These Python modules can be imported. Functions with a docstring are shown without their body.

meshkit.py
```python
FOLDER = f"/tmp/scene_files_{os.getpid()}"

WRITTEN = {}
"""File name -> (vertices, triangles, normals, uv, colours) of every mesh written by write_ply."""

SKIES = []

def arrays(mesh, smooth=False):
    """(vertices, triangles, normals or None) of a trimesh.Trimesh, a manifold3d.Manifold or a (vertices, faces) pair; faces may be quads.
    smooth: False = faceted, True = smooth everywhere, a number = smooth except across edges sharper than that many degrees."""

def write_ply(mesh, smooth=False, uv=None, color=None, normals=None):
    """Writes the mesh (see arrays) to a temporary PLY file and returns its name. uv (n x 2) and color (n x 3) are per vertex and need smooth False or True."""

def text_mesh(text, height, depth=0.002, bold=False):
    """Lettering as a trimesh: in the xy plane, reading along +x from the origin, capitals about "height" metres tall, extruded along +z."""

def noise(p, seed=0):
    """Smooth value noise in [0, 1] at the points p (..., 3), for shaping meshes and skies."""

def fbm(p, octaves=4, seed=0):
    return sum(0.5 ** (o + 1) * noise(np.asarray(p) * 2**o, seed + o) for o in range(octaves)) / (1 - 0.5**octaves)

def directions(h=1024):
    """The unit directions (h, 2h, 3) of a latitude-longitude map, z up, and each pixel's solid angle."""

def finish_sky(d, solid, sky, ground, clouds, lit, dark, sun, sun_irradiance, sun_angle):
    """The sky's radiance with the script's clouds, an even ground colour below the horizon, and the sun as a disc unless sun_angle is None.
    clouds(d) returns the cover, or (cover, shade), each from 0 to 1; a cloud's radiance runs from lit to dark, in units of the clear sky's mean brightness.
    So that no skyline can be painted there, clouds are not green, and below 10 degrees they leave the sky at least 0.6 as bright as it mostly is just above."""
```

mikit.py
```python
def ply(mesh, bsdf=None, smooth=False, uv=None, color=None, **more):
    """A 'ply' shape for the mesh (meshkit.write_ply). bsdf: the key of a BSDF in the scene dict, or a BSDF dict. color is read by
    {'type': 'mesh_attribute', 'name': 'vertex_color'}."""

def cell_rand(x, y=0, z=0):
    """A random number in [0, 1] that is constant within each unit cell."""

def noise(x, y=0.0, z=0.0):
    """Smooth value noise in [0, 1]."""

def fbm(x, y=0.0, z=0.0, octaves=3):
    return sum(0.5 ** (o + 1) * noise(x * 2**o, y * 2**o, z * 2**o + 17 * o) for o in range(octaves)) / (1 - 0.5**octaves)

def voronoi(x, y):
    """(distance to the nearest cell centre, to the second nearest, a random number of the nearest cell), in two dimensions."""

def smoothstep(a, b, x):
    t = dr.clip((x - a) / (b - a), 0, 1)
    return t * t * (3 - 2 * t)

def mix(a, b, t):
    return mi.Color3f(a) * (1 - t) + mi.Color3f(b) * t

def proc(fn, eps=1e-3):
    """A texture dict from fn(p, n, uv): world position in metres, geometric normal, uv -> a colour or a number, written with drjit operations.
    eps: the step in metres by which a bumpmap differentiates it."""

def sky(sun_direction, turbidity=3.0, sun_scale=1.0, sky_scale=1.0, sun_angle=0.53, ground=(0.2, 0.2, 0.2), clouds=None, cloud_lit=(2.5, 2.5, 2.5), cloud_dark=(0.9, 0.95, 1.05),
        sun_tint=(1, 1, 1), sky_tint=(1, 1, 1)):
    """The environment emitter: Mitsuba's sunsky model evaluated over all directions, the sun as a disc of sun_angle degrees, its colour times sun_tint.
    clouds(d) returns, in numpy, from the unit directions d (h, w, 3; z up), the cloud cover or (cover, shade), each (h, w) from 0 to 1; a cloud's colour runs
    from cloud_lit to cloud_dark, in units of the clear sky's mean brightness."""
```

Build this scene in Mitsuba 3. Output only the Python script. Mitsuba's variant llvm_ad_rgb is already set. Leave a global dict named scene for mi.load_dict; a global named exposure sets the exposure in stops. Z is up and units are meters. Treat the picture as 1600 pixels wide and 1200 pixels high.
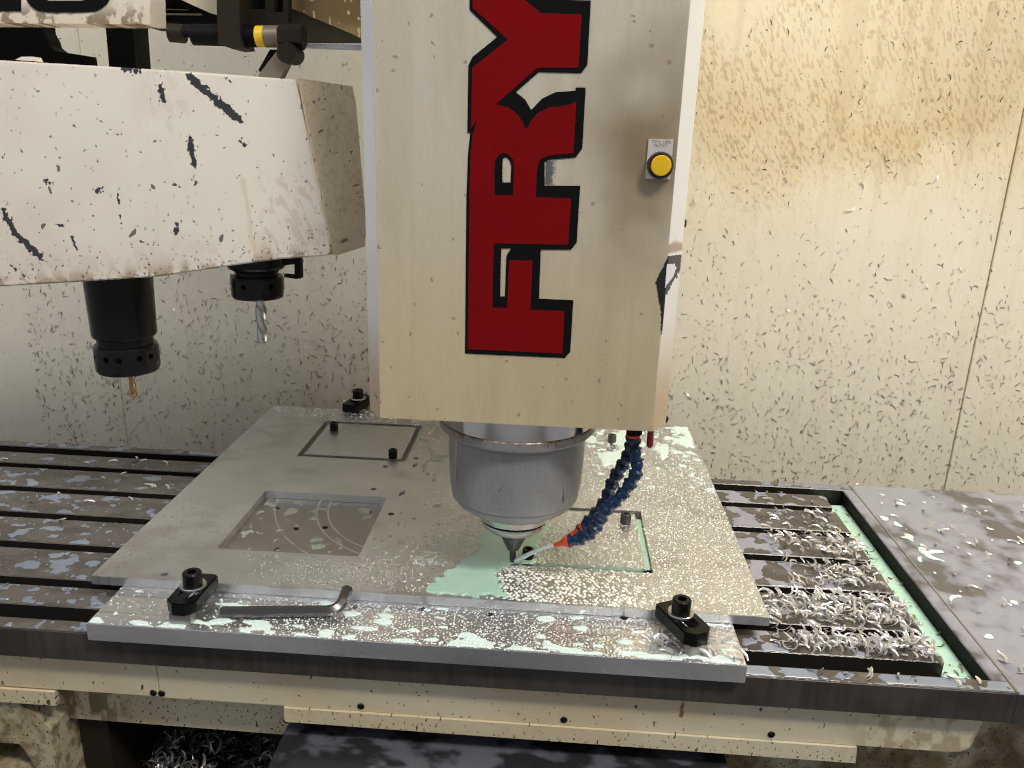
import math
import numpy as np
import trimesh
import drjit as dr
import mitsuba as mi
import mikit
import meshkit
import manifold3d as m3
from shapely.geometry import Polygon, Point, box as sbox
from shapely.ops import unary_union
from mikit import noise, fbm, voronoi, smoothstep, mix, proc

T = mi.ScalarTransform4f
scene, labels = {}, {}

# ------------------------------------------------------------------ camera, light, exposure
CAM = (0.43689, -0.65914, 0.42194)
FWD = (-0.049396, 0.952887, -0.299278)
DOWN = (0.047988, -0.297033, -0.953661)
scene['camera'] = {
    'type': 'perspective', 'fov': math.degrees(2 * math.atan(800 / 1250.6)), 'fov_axis': 'x', 'near_clip': 0.02, 'far_clip': 60.0,
    'to_world': T().look_at(origin=CAM, target=[CAM[i] + FWD[i] for i in range(3)], up=[-DOWN[i] for i in range(3)])}
exposure = 0.32


def lamp(key, centre, target, w, h, rgb):
    place = T().look_at(origin=centre, target=target, up=[0, 1, 0.01])
    scene[key + '__housing'] = {'type': 'cube', 'to_world': place @ T().translate([0, 0, -0.03]) @ T().scale([w / 2 + 0.02, h / 2 + 0.02, 0.025]), 'bsdf': {'type': 'ref', 'id': 'paint_of_lamp_housing'}}
    scene[key + '__diffuser'] = {'type': 'rectangle', 'to_world': place @ T().scale([w / 2, h / 2, 1]),
                  'emitter': {'type': 'area', 'radiance': {'type': 'rgb', 'value': list(rgb)}}}


lamp('ceiling_lamp', (1.45, -1.25, 2.4), (0.5, 0.3, 0), 0.9, 0.35, (46, 44, 40))
lamp('ceiling_lamp_001', (-0.3, -0.45, 1.2), (-0.05, 0.2, 0.35), 0.7, 0.16, (9.0, 9.0, 8.9))  # added unseen lamp, set close so the tool changer cover outshines the wall
lamp('work_lamp', (1.35, 0.02, 1.15), (1.15, 0.5, 0.35), 0.5, 0.16, (23, 19.4, 13))
labels['ceiling_lamp'] = {'label': 'long white workshop ceiling lamp above the right of the machine', 'category': 'ceiling lamp'}
labels['ceiling_lamp_001'] = {'label': 'unseen white lamp added above the tool changer at the left', 'category': 'ceiling lamp'}
labels['work_lamp'] = {'label': 'warm machine work lamp high by the right wall', 'category': 'lamp'}
scene['room_light'] = {'type': 'constant', 'radiance': {'type': 'rgb', 'value': [0.25, 0.255, 0.27]}}


# ------------------------------------------------------------------ helpers
def lin(r, g, b):
    return [(c / 12.92 if c < 0.04045 else ((c + 0.055) / 1.055) ** 2.4) for c in (r, g, b)]


def rgb(c):
    return {'type': 'rgb', 'value': list(c)}


def mat(key, base, rough=0.5, metal=0.0, spec=0.5, bump=None, bump_scale=1.0, eps=1e-3, two=True, **kw):
    d = {'type': 'principled', 'base_color': base if isinstance(base, dict) else rgb(base),
         'roughness': rough, 'metallic': metal, 'specular': spec, **kw}
    if bump is not None:
        d = {'type': 'bumpmap', 'arbitrary': proc(bump, eps), 'scale': bump_scale, 'bsdf': d}
    scene['paint_of_' + key] = {'type': 'twosided', 'bsdf': d} if two else d
    return key


used = {}


def num(name):
    n = used.get(name, -1) + 1
    used[name] = n
    return name if n == 0 else '%s_%03d' % (name, n)


def tag(key, label=None, category=None, group=None, kind=None):
    d = labels.setdefault(key, {})
    for k, v in (('label', label), ('category', category), ('group', group), ('kind', kind)):
        if v:
            d[k] = v
    return key


def thing(name, label, category, group=None, kind=None):
    return tag(num(name), label, category, group, kind)


def part(parent, name, mesh, bsdf, smooth=False, label=None, to_world=None, kind=None):
    key = num(parent + '__' + name)
    scene[key] = mesh if isinstance(mesh, dict) else mikit.ply(mesh, 'paint_of_' + bsdf, smooth=smooth)
    if to_world is not None:
        scene[key] = {**scene[key], 'to_world': to_world}
    if label or kind:
        tag(key, label, kind=kind)
    return key


def solo(name, mesh, bsdf, label, category, smooth=False, group=None, kind=None):
    key = thing(name, label, category, group, kind)
    scene[key] = mikit.ply(mesh, 'paint_of_' + bsdf, smooth=smooth)
    return key


def tm(m):
    q = m.to_mesh()
    return trimesh.Trimesh(np.array(q.vert_properties[:, :3]), np.array(q.tri_verts), process=False)


def mani(t):
    t.merge_vertices()
    return m3.Manifold(m3.Mesh(np.asarray(t.vertices, np.float32), np.asarray(t.faces, np.uint32)))


def cat(*ms):
    return trimesh.util.concatenate(list(ms))


def bx(x0, x1, y0, y1, z0, z1, c=0.0):
    """a box with chamfered edges"""
    if c <= 0:
        m = trimesh.creation.box((x1 - x0, y1 - y0, z1 - z0))
        m.apply_translation(((x0 + x1) / 2, (y0 + y1) / 2, (z0 + z1) / 2))
        return m
    pts = []
    for X, sx in ((x0, 1), (x1, -1)):
        for Yv, sy in ((y0, 1), (y1, -1)):
            for Z, sz in ((z0, 1), (z1, -1)):
                pts += [(X + sx * c, Yv + sy * c, Z), (X + sx * c, Yv, Z + sz * c), (X, Yv + sy * c, Z + sz * c)]
    return trimesh.convex.convex_hull(np.array(pts))


def poly(pts):
    return Polygon(pts).buffer(0)


def exz(shape, z0, z1):
    """a plan outline (x, y) raised from z0 to z1"""
    gs = getattr(shape, 'geoms', [shape])
    out = []
    for g in gs:
        m = trimesh.creation.extrude_polygon(g, z1 - z0, engine='earcut')
        m.apply_translation((0, 0, z0))
        out.append(m)
    return cat(*out)


def exy(shape, y0, y1):
    """an upright outline (x, z) given depth from y0 (near) to y1 (far)"""
    if isinstance(shape, list):
        shape = poly(shape)
    gs = getattr(shape, 'geoms', [shape])
    out = []
    for g in gs:
        m = trimesh.creation.extrude_polygon(g, y1 - y0, engine='earcut')
        v = np.array(m.vertices)
        out.append(trimesh.Trimesh(np.stack([v[:, 0], y1 - v[:, 2], v[:, 1]], 1), m.faces, process=False))
    return cat(*out)


def lathe(profile, at=(0, 0, 0), n=72):
    """profile: (radius, height) from bottom to top"""
    m = trimesh.creation.revolve(np.array(profile, float), sections=n)
    m.apply_translation(at)
    return m


def cyl(p0, p1, r, n=24, r1=None):
    p0, p1 = np.array(p0, float), np.array(p1, float)
    L = np.linalg.norm(p1 - p0)
    r1 = r if r1 is None else r1
    m = trimesh.creation.revolve(np.array([(0, 0), (r, 0), (r1, L), (0, L)], float), sections=n)
    m.apply_transform(trimesh.geometry.align_vectors((0, 0, 1), (p1 - p0) / L))
    m.apply_translation(p0)
    return m


def spline(pts, n):
    from scipy.interpolate import CubicSpline
    pts = np.array(pts, float)
    s = np.r_[0, np.cumsum(np.linalg.norm(np.diff(pts, axis=0), axis=1))]
    c = CubicSpline(s, pts)
    u = np.linspace(0, s[-1], 600)
    q = c(u)
    L = np.r_[0, np.cumsum(np.linalg.norm(np.diff(q, axis=0), axis=1))]
    uu = np.interp(np.linspace(0, L[-1], n), L, u)
    return c(uu), L[-1]


def tube(pts, radii, sides=12, phase=0.0):
    p = np.array(pts, float)
    t = np.gradient(p, axis=0)
    t /= np.linalg.norm(t, axis=1, keepdims=True)
    a = np.cross(t[0], (0.31, 0.2, 0.93))
    a /= np.linalg.norm(a)
    A = []
    for k in range(len(p)):
        a = a - t[k] * a.dot(t[k])
        a /= np.linalg.norm(a)
        A.append(a)
    A = np.array(A)
    B = np.cross(t, A)
    ang = np.arange(sides) * 2 * math.pi / sides + phase
    r = np.broadcast_to(radii, (len(p),))[:, None, None]
    v = p[:, None] + r * (np.cos(ang)[None, :, None] * A[:, None] + np.sin(ang)[None, :, None] * B[:, None])
    f = []
    for i in range(len(p) - 1):
        for j in range(sides):
            q = (i * sides + j, i * sides + (j + 1) % sides, (i + 1) * sides + (j + 1) % sides, (i + 1) * sides + j)
            f += [(q[0], q[1], q[2]), (q[0], q[2], q[3])]
    v = v.reshape(-1, 3)
    n0 = len(v)
    v = np.vstack([v, p[:1], p[-1:]])
    for j in range(sides):
        f.append((n0, (j + 1) % sides, j))
        b = (len(p) - 1) * sides
        f.append((n0 + 1, b + j, b + (j + 1) % sides))
    return trimesh.Trimesh(v, np.array(f), process=False)


def film(field, x0, x1, y0, y1, step, z, thick, gain=8.0):
    """a sheet of liquid on a level surface wherever field(x, y) > 0, its rim clipped to the contour and its top domed"""
    xs, ys = np.arange(x0, x1 + step, step), np.arange(y0, y1 + step, step)
    gx, gy = np.meshgrid(xs, ys)
    val = field(gx, gy)
    n = len(xs)
    idx = np.arange(gx.size).reshape(gx.shape)
    a, b, c, d = idx[:-1, :-1].ravel(), idx[:-1, 1:].ravel(), idx[1:, 1:].ravel(), idx[1:, :-1].ravel()
    tri = np.vstack([np.stack([a, b, c], 1), np.stack([a, c, d], 1)])
    P3 = np.stack([gx.ravel(), gy.ravel(), val.ravel()], 1)
    tv = P3[tri]
    pos = tv[:, :, 2] > 0
    k = pos.sum(1)
    out = [tv[k == 3]]

    def cut(p, q):
        t = p[:, 2:3] / (p[:, 2:3] - q[:, 2:3])
        r = p + (q - p) * t
        r[:, 2] = 0
        return r
    for r in range(3):
        i0, i1, i2 = r, (r + 1) % 3, (r + 2) % 3
        s = tv[(k == 1) & pos[:, i0]]
        if len(s):
            out.append(np.stack([s[:, i0], cut(s[:, i0], s[:, i1]), cut(s[:, i0], s[:, i2])], 1))
        s = tv[(k == 2) & ~pos[:, i0]]
        if len(s):
            p, q = cut(s[:, i1], s[:, i0]), cut(s[:, i2], s[:, i0])
            out.append(np.stack([s[:, i1], s[:, i2], q], 1))
            out.append(np.stack([s[:, i1], q, p], 1))
    v = np.concatenate(out).reshape(-1, 3)
    h = np.clip(v[:, 2] * gain, 0, 1)
    v = np.stack([v[:, 0], v[:, 1], z + np.where(h > 0, 0.0003, -0.0003) + thick * np.sqrt(h)], 1)
    m = trimesh.Trimesh(v, np.arange(len(v)).reshape(-1, 3), process=False)
    m.merge_vertices(digits_vertex=6)
    return m


def nz(x, y, s, seed=0, octs=2):
    return meshkit.fbm(np.stack([x / s + 31.7 * seed, y / s + 11.3 * seed, np.full_like(x, 0.37 + seed)], -1), octs, seed)


def gn(x, y, s, seed=0, long=1.0):
    """smooth random field on the film's own grid, features about s metres across, mean 0 and spread 1: its contours are rounded like a liquid's"""
    from scipy.ndimage import gaussian_filter
    h = abs(x[0, 1] - x[0, 0])
    f = gaussian_filter(np.random.default_rng(1000 + seed).normal(size=x.shape), (s / h * 0.33, s / h * 0.33 * long), mode='wrap')
    return f / f.std()


def blob(x, y, pts, soft=1.0):
    """positive inside the outline pts, falling off outside, in metres"""
    import shapely
    g = Polygon(pts)
    p = shapely.points(x.ravel(), y.ravel())
    d = shapely.distance(g.exterior, p)
    return (np.where(shapely.contains(g, p), d, -d) * soft).reshape(x.shape)


def capd(px, pz, a, b):
    """distance to the line from a to b, in a texture"""
    dx, dz = b[0] - a[0], b[1] - a[1]
    t = dr.clip(((px - a[0]) * dx + (pz - a[1]) * dz) / (dx * dx + dz * dz + 1e-12), 0, 1)
    return dr.sqrt(dr.square(px - a[0] - t * dx) + dr.square(pz - a[1] - t * dz))


def spk(u, v, size, keep, r, seed=0.0, rag=0.25):
    """scattered ragged specks: cells of the given size in metres, a share keep of them holding a speck of radius r cells"""
    uu = u / size + 0.5 * noise(u / size * 1.3, v / size * 1.3, seed) + seed * 7.3
    vv = v / size + 0.5 * noise(u / size * 1.3 + 9, v / size * 1.3, seed) + seed * 3.1
    d, d2, w = voronoi(uu, vv)
    rr = r * (0.35 + 0.65 * dr.abs(dr.sin(w * 91.7)))
    return dr.select(w < keep, smoothstep(rr, rr * 0.7, d + rag * (noise(uu * 5, vv * 5, seed + 2) - 0.5)), 0)


WALLY = 0.60
TBL = -0.0273     # top of the machine table
FIX = -0.0097     # top of the fixture plate
RIMF = -0.0584    # underside of the table's front face

# ------------------------------------------------------------------ materials
CREAM = (0.55, 0.48, 0.33)


def wall_col(p, n, uv):
    x, z = p.x, p.z
    st = fbm(x * 4, z * 3.5, 3.0, 4)
    fine = fbm(x * 330 + z * 120, z * 150, 0.0, 3)
    upper = smoothstep(0.26, 0.46, z + 0.20 * (st - 0.5)) * smoothstep(0.2, 0.7, x)
    c = mix((0.755, 0.715, 0.60), (0.755, 0.675, 0.48), upper * 0.8)
    c = mix(c, (0.68, 0.615, 0.46), smoothstep(0.42, 0.72, st) * 0.30)
    soft = smoothstep(0.40, 0.62, fbm(x * 9, z * 6, 8.0, 4))
    band = upper * smoothstep(0.28, 0.42, z) * smoothstep(0.60, 0.44, z + 0.1 * (st - 0.5))
    c = mix(c, (0.58, 0.44, 0.23), band * soft * 0.55)
    c = mix(c, (0.36, 0.25, 0.12), smoothstep(0.48, 0.74, fine) * (0.05 + 0.34 * upper * soft + 0.16 * band))
    c = mix(c, (0.52, 0.43, 0.27), smoothstep(0.52, 0.74, fbm(x * 75, z * 4, 2.0, 3)) * smoothstep(0.30, 0.65, fbm(x * 5, z * 2, 6.0, 2)) * (0.12 + 0.18 * upper))
    lowd = smoothstep(0.30, 0.0, z)
    near = smoothstep(0.45, 0.05, dr.abs(x - 0.35))
    c = mix(c, (0.47, 0.40, 0.28), lowd * near * soft * 0.45)
    c = mix(c, (0.13, 0.10, 0.065), spk(x + z * 0.4, z * 0.5, 0.0060, 0.10 + 0.12 * lowd, 0.13, 1.0) * 0.5)
    return c


mat('enclosure_paint', proc(wall_col), 0.42, spec=0.4)
BUT = [(0.5125, 0.4016)][0]
WORN = [(0.4236, 0.4015), (0.4244, 0.3841), (0.433, 0.3931)]
HXE = 0.5245
CRK = [(0.28, 0.2027), (0.2889, 0.1943), (0.2912, 0.198)]
DENT = [(0.5241, 0.3317), (0.5225, 0.3151), (0.5211, 0.2951), (0.5227, 0.2575)]


def head_col(p, n, uv):
    x, z = p.x, p.z
    big = fbm(x * 9, z * 6, 1.0, 3)
    streak = noise(x * 160, z * 7, 2.0)
    low = smoothstep(0.46, 0.20, z)
    c = mix((0.51, 0.465, 0.38), (0.505, 0.42, 0.265), low)
    right = smoothstep(0.44, 0.50, x)
    cl = 0.55 * big + 0.45 * fbm(x * 24, z * 20, 7.0, 3)
    e = dr.sqrt(dr.square((x - 0.502) / 0.062) + dr.square((z - 0.39) / 0.12))
    smear = smoothstep(1.1, 0.30, e + 0.9 * (0.5 - cl)) * (0.35 + 0.65 * smoothstep(0.32, 0.62, cl))
    c = mix(c, (0.24, 0.185, 0.115), smear * 0.85)
    c = mix(c, (0.33, 0.265, 0.165), right * smoothstep(0.36, 0.22, z) * (0.15 + 0.4 * streak * cl))
    c = mix(c, (0.35, 0.285, 0.185), smoothstep(0.42, 0.7, fbm(x * 40, z * 8, 12.0, 4)) * 0.22)
    d = dr.sqrt(dr.square((x - BUT[0] + 0.012) * 0.9) + dr.square((z - BUT[1] - 0.016) * 0.8))
    c = mix(c, (0.19, 0.13, 0.075), smoothstep(0.034, 0.008, d + 0.016 * (big - 0.5)) * 0.75)
    c = mix(c, (0.34, 0.27, 0.17), smoothstep(0.5, 0.9, streak) * 0.10)
    c = mix(c, (0.22, 0.17, 0.10), spk(x, z * 0.8, 0.009, 0.12, 0.16, 2.0) * 0.7)
    c = c * (0.975 + 0.05 * noise(x * 900, z * 120, 6.0))
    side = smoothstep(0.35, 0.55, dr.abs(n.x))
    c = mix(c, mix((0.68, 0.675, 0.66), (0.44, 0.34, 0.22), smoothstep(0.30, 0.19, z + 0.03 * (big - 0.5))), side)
    w = smoothstep(0.0, 0.001, x - WORN[0][0]) * smoothstep(WORN[0][0] + 0.011, WORN[0][0] + 0.007, x + 0.004 * noise(x * 900, z * 900))
    w = w * smoothstep(WORN[0][1] + 0.001, WORN[0][1], z) * smoothstep(WORN[1][1] - 0.001, WORN[1][1], z)
    c = mix(c, (0.10, 0.10, 0.105), w)
    rough = 0.0016 * noise(x * 1500, z * 1500, 3.0)
    tent = dr.minimum((DENT[0][1] - z) * 0.40, 0.0098 - dr.abs(z - DENT[1][1]) * 0.26)
    tail = dr.minimum(0.0026 * smoothstep(DENT[3][1], DENT[2][1], z), 0.0026 * smoothstep(DENT[1][1] + 0.01, DENT[1][1] - 0.01, z))
    front = dr.select((x > HXE - dr.maximum(tent, tail) + rough) & (dr.maximum(tent, tail) > 0.0004), 1.0, 0.0) * smoothstep(-0.5, -0.8, n.y)
    q = (x - HXE) / 0.0145
    side2 = smoothstep(0.3, 0.5, dr.abs(n.x)) * dr.select(x > 0.4, 1.0, 0.0)
    t = (DENT[0][1] - z) / (DENT[0][1] - DENT[2][1])
    wb = dr.minimum(1.15 - 1.15 * smoothstep(0.25, 1.0, t), t * 30) + (noise(x * 900, z * 260, 2.0) - 0.5) * 0.35
    wi = dr.minimum(0.62 - 0.75 * smoothstep(0.35, 0.85, t), (t - 0.17) * 12) + (noise(x * 900, z * 300, 4.0) - 0.5) * 0.25
    black = dr.select((q < wb) & (t > 0) & (t < 1), 0.93, 0.0) * side2
    bare = dr.select((q < wi) & (t > 0.1) & (t < 0.9), 1.0, 0.0) * side2
    brown = smoothstep(0.0, -0.1, t) * smoothstep(-0.45, -0.2, t) * smoothstep(0.45, 0.7, noise(x * 130, z * 110, 1.0)) * side2
    c = mix(c, (0.30, 0.20, 0.11), brown * 0.8)
    c = mix(c, (0.012, 0.011, 0.013), dr.maximum(front, black))
    c = mix(c, (0.62, 0.62, 0.66), bare)
    crack = dr.minimum(capd(x, z, CRK[0], CRK[1]), capd(x, z, CRK[1], CRK[2]))
    return mix(c, (0.03, 0.02, 0.015), smoothstep(0.0012, 0.0006, crack + 0.0012 * noise(x * 900, z * 900, 1.0)))


mat('head_paint', proc(head_col), 0.38, spec=0.45, bump=lambda p, n, uv: 0.00035 * fbm(p.x * 16, p.z * 16, 0.0, 2), eps=3e-3)

CHIPS = [([(0.1025, 0.4596), (0.1133, 0.4503), (0.1431, 0.4261)], 0.006), ([(0.0965, 0.407), (0.0992, 0.3845)], 0.0045),
         ([(-0.0907, 0.3347), (-0.0826, 0.3145), (-0.0615, 0.2945)], 0.0055), ([(0.0736, 0.4524), (0.0748, 0.4405)], 0.0045),
         ([(0.077, 0.329), (0.0749, 0.3205)], 0.004), ([(-0.0272, 0.3178), (-0.0236, 0.3022)], 0.0025), ([(0.0392, 0.3125), (0.06, 0.3085)], 0.0022),
         ([(0.0225, 0.3553), (0.0233, 0.3471)], 0.003), ([(0.0037, 0.3582), (0.0077, 0.3606)], 0.004), ([(0.0227, 0.3365), (0.0224, 0.3233)], 0.002),
         ([(-0.0448, 0.3646), (-0.0413, 0.3636)], 0.004), ([(0.144, 0.4062), (0.1474, 0.403)], 0.0035), ([(-0.0925, 0.2846), (-0.0799, 0.2751)], 0.0025),
         ([(0.041, 0.4654), (0.0548, 0.4637)], 0.0035), ([(-0.0392, 0.3258), (-0.0355, 0.3253)], 0.0035), ([(0.0782, 0.3666), (0.0827, 0.3633)], 0.0022),
         ([(0.1357, 0.4605), (0.1379, 0.4585)], 0.003), ([(0.0971, 0.3741), (0.0989, 0.3673)], 0.0025), ([(0.0468, 0.2903), (0.0471, 0.2804)], 0.002)]
SGB = [(-0.0171, 0.5037)][0][1]
RUN = [(0.1439, 0.3706), (0.1506, 0.309)]
BOT = [(-0.1064, 0.2627), (0.0494, 0.2786), (0.2194, 0.3082)]


def drum_col(p, n, uv):
    x, z = p.x, p.z
    big = fbm(x * 8, z * 8, p.y * 3, 3)
    c = mix((0.76, 0.705, 0.605), (0.69, 0.605, 0.51), smoothstep(0.4, 0.65, big) * 0.7)
    t = dr.clip((x - BOT[0][0]) / (BOT[2][0] - BOT[0][0]), 0, 1)
    zb = BOT[0][1] + (BOT[2][1] - BOT[0][1]) * t * (0.55 + 0.45 * t)
    edge = smoothstep(0.05, 0.0, z - zb)
    edge2 = smoothstep(0.016, 0.0, z - zb)
    c = mix(c, (0.30, 0.21, 0.11), edge * smoothstep(0.40, 0.62, fbm(x * 110, z * 90, 3.0, 4)) * (0.18 + 0.6 * edge2))
    c = mix(c, (0.05, 0.045, 0.04), spk(x, z, 0.0050, 0.10 + 0.5 * edge + 0.3 * edge2, 0.17, 3.0, 0.5) * 0.8)
    c = mix(c, (0.05, 0.045, 0.04), spk(x * 1.4, z, 0.022, 0.10, 0.12, 8.0, 0.35) * 0.85)
    c = mix(c, (0.40, 0.31, 0.20), smoothstep(0.52, 0.62, fbm(x * 260 + z * 90, z * 110, 5.0, 3)) * smoothstep(0.02, 0.14, x) * smoothstep(0.4, 0.6, fbm(x * 16, z * 9, 1.0, 3)) * 0.28)
    c = mix(c, (0.60, 0.47, 0.28), smoothstep(0.006, 0.001, capd(x, z, RUN[0], RUN[1]) + 0.004 * noise(x * 300, z * 80, 2.0)) * 0.5)
    sgn = smoothstep(0.035, 0.0, z - SGB) * dr.select(z > SGB - 0.01, 1.0, 0.0)
    c = mix(c, (0.09, 0.055, 0.03), sgn * smoothstep(0.46, 0.6, fbm(x * 130, z * 130, 9.0, 3)) * smoothstep(0.025, 0.004, z - SGB))
    c = mix(c, (0.50, 0.38, 0.26), sgn * 0.4)
    m = mi.Float(0)
    rough = 0.0042 * noise(x * 420, z * 420, 1.0) + 0.0022 * noise(x * 1100, z * 1100, 2.0)
    for pts, r in CHIPS:
        for a, b in zip(pts[:-1], pts[1:]):
            m = dr.maximum(m, smoothstep(r + 0.0014, r + 0.0008, capd(x, z, a, b) + rough))
    front = smoothstep(-0.5, -0.8, n.y)
    return mix(c, (0.035, 0.037, 0.042), m * front)


mat('drum_paint', proc(drum_col), 0.35, spec=0.5)


def flap_col(p, n, uv):
    x, z = p.x, p.z
    big = fbm(x * 14, z * 12, 4.0, 3)
    c = mix((0.60, 0.515, 0.38), (0.50, 0.405, 0.27), smoothstep(0.2, 0.8, big) * 0.6)
    c = mix(c, (0.30, 0.21, 0.12), smoothstep(0.45, 0.8, fbm(x * 500, z * 260, 3.0, 3)) * 0.3)
    return mix(c, (0.06, 0.045, 0.03), dr.maximum(spk(x, z * 0.7, 0.0045, 0.30, 0.16, 4.0, 0.4), spk(x, z, 0.020, 0.15, 0.09, 6.0)) * 0.8)


mat('flap_paint', proc(flap_col), 0.35, spec=0.5)


def apron_col(p, n, uv):
    x, z = p.x, p.z
    big = fbm(x * 9, z * 14, 2.0, 3)
    c = mix((0.60, 0.535, 0.385), (0.54, 0.45, 0.29), smoothstep(0.4, 0.65, big) * 0.8)
    low = smoothstep(-0.095, -0.118, z)
    c = mix(c, (0.035, 0.028, 0.022), dr.maximum(spk(x, z * 0.6, 0.0042, 0.08 + 0.5 * low, 0.18, 4.0, 0.4), spk(x, z * 0.45, 0.013, 0.12 + 0.2 * low, 0.09, 6.0, 0.15)) * 0.9)
    c = mix(c, (0.16, 0.10, 0.045), smoothstep(0.045, -0.01, x) * dr.select(p.y > -0.03, 1.0, 0.0) * smoothstep(0.32, 0.55, fbm(x * 120, z * 50, 7.0, 3)) * 0.9)
    c = mix(c, (0.27, 0.20, 0.11), smoothstep(0.70, 0.78, x + 0.03 * big) * smoothstep(0.42, 0.66, fbm(x * 120, z * 90, 6.0, 4)) * 0.6)
    rust = capd(x, z, RUST[0], RUST[1])
    c = mix(c, (0.17, 0.075, 0.02), smoothstep(0.0032, 0.0015, rust + 0.002 * noise(x * 800, z * 300, 1.0)) * 0.9)
    return c


RUST = [(0.5703, -0.0692), (0.57, -0.084)]
mat('apron_paint', proc(apron_col), 0.4, spec=0.45)


def grime_col(p, n, uv):
    x, z = p.x, p.z
    big = fbm(x * 26, z * 26, p.y * 20, 4)
    c = mix((0.43, 0.375, 0.25), (0.20, 0.145, 0.07), smoothstep(0.38, 0.62, big))
    c = mix(c, (0.10, 0.07, 0.04), smoothstep(0.5, 0.66, fbm(x * 130, z * 90, p.y * 90, 3)) * 0.6)
    return mix(c, (0.03, 0.024, 0.018), spk(x + p.y, z, 0.0052, 0.4, 0.22, 2.0) * 0.85)


mat('grimy_casting', proc(grime_col), 0.5, spec=0.4)


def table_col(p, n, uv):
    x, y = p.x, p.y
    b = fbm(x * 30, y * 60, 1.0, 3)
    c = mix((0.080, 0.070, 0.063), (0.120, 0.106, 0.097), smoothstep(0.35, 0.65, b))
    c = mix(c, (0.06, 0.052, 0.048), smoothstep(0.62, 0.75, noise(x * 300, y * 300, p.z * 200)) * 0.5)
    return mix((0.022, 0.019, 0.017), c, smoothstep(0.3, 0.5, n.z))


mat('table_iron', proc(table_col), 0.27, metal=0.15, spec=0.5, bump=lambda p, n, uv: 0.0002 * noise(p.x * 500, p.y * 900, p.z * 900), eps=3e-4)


def face_col(p, n, uv):
    b = fbm(p.x * 240, p.z * 22, 0.0, 3) * 0.35 + 0.65 * fbm(p.x * 20, p.z * 30, 1.0, 3)
    return mix((0.036, 0.031, 0.028), (0.062, 0.052, 0.047), smoothstep(0.3, 0.7, b))


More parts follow.
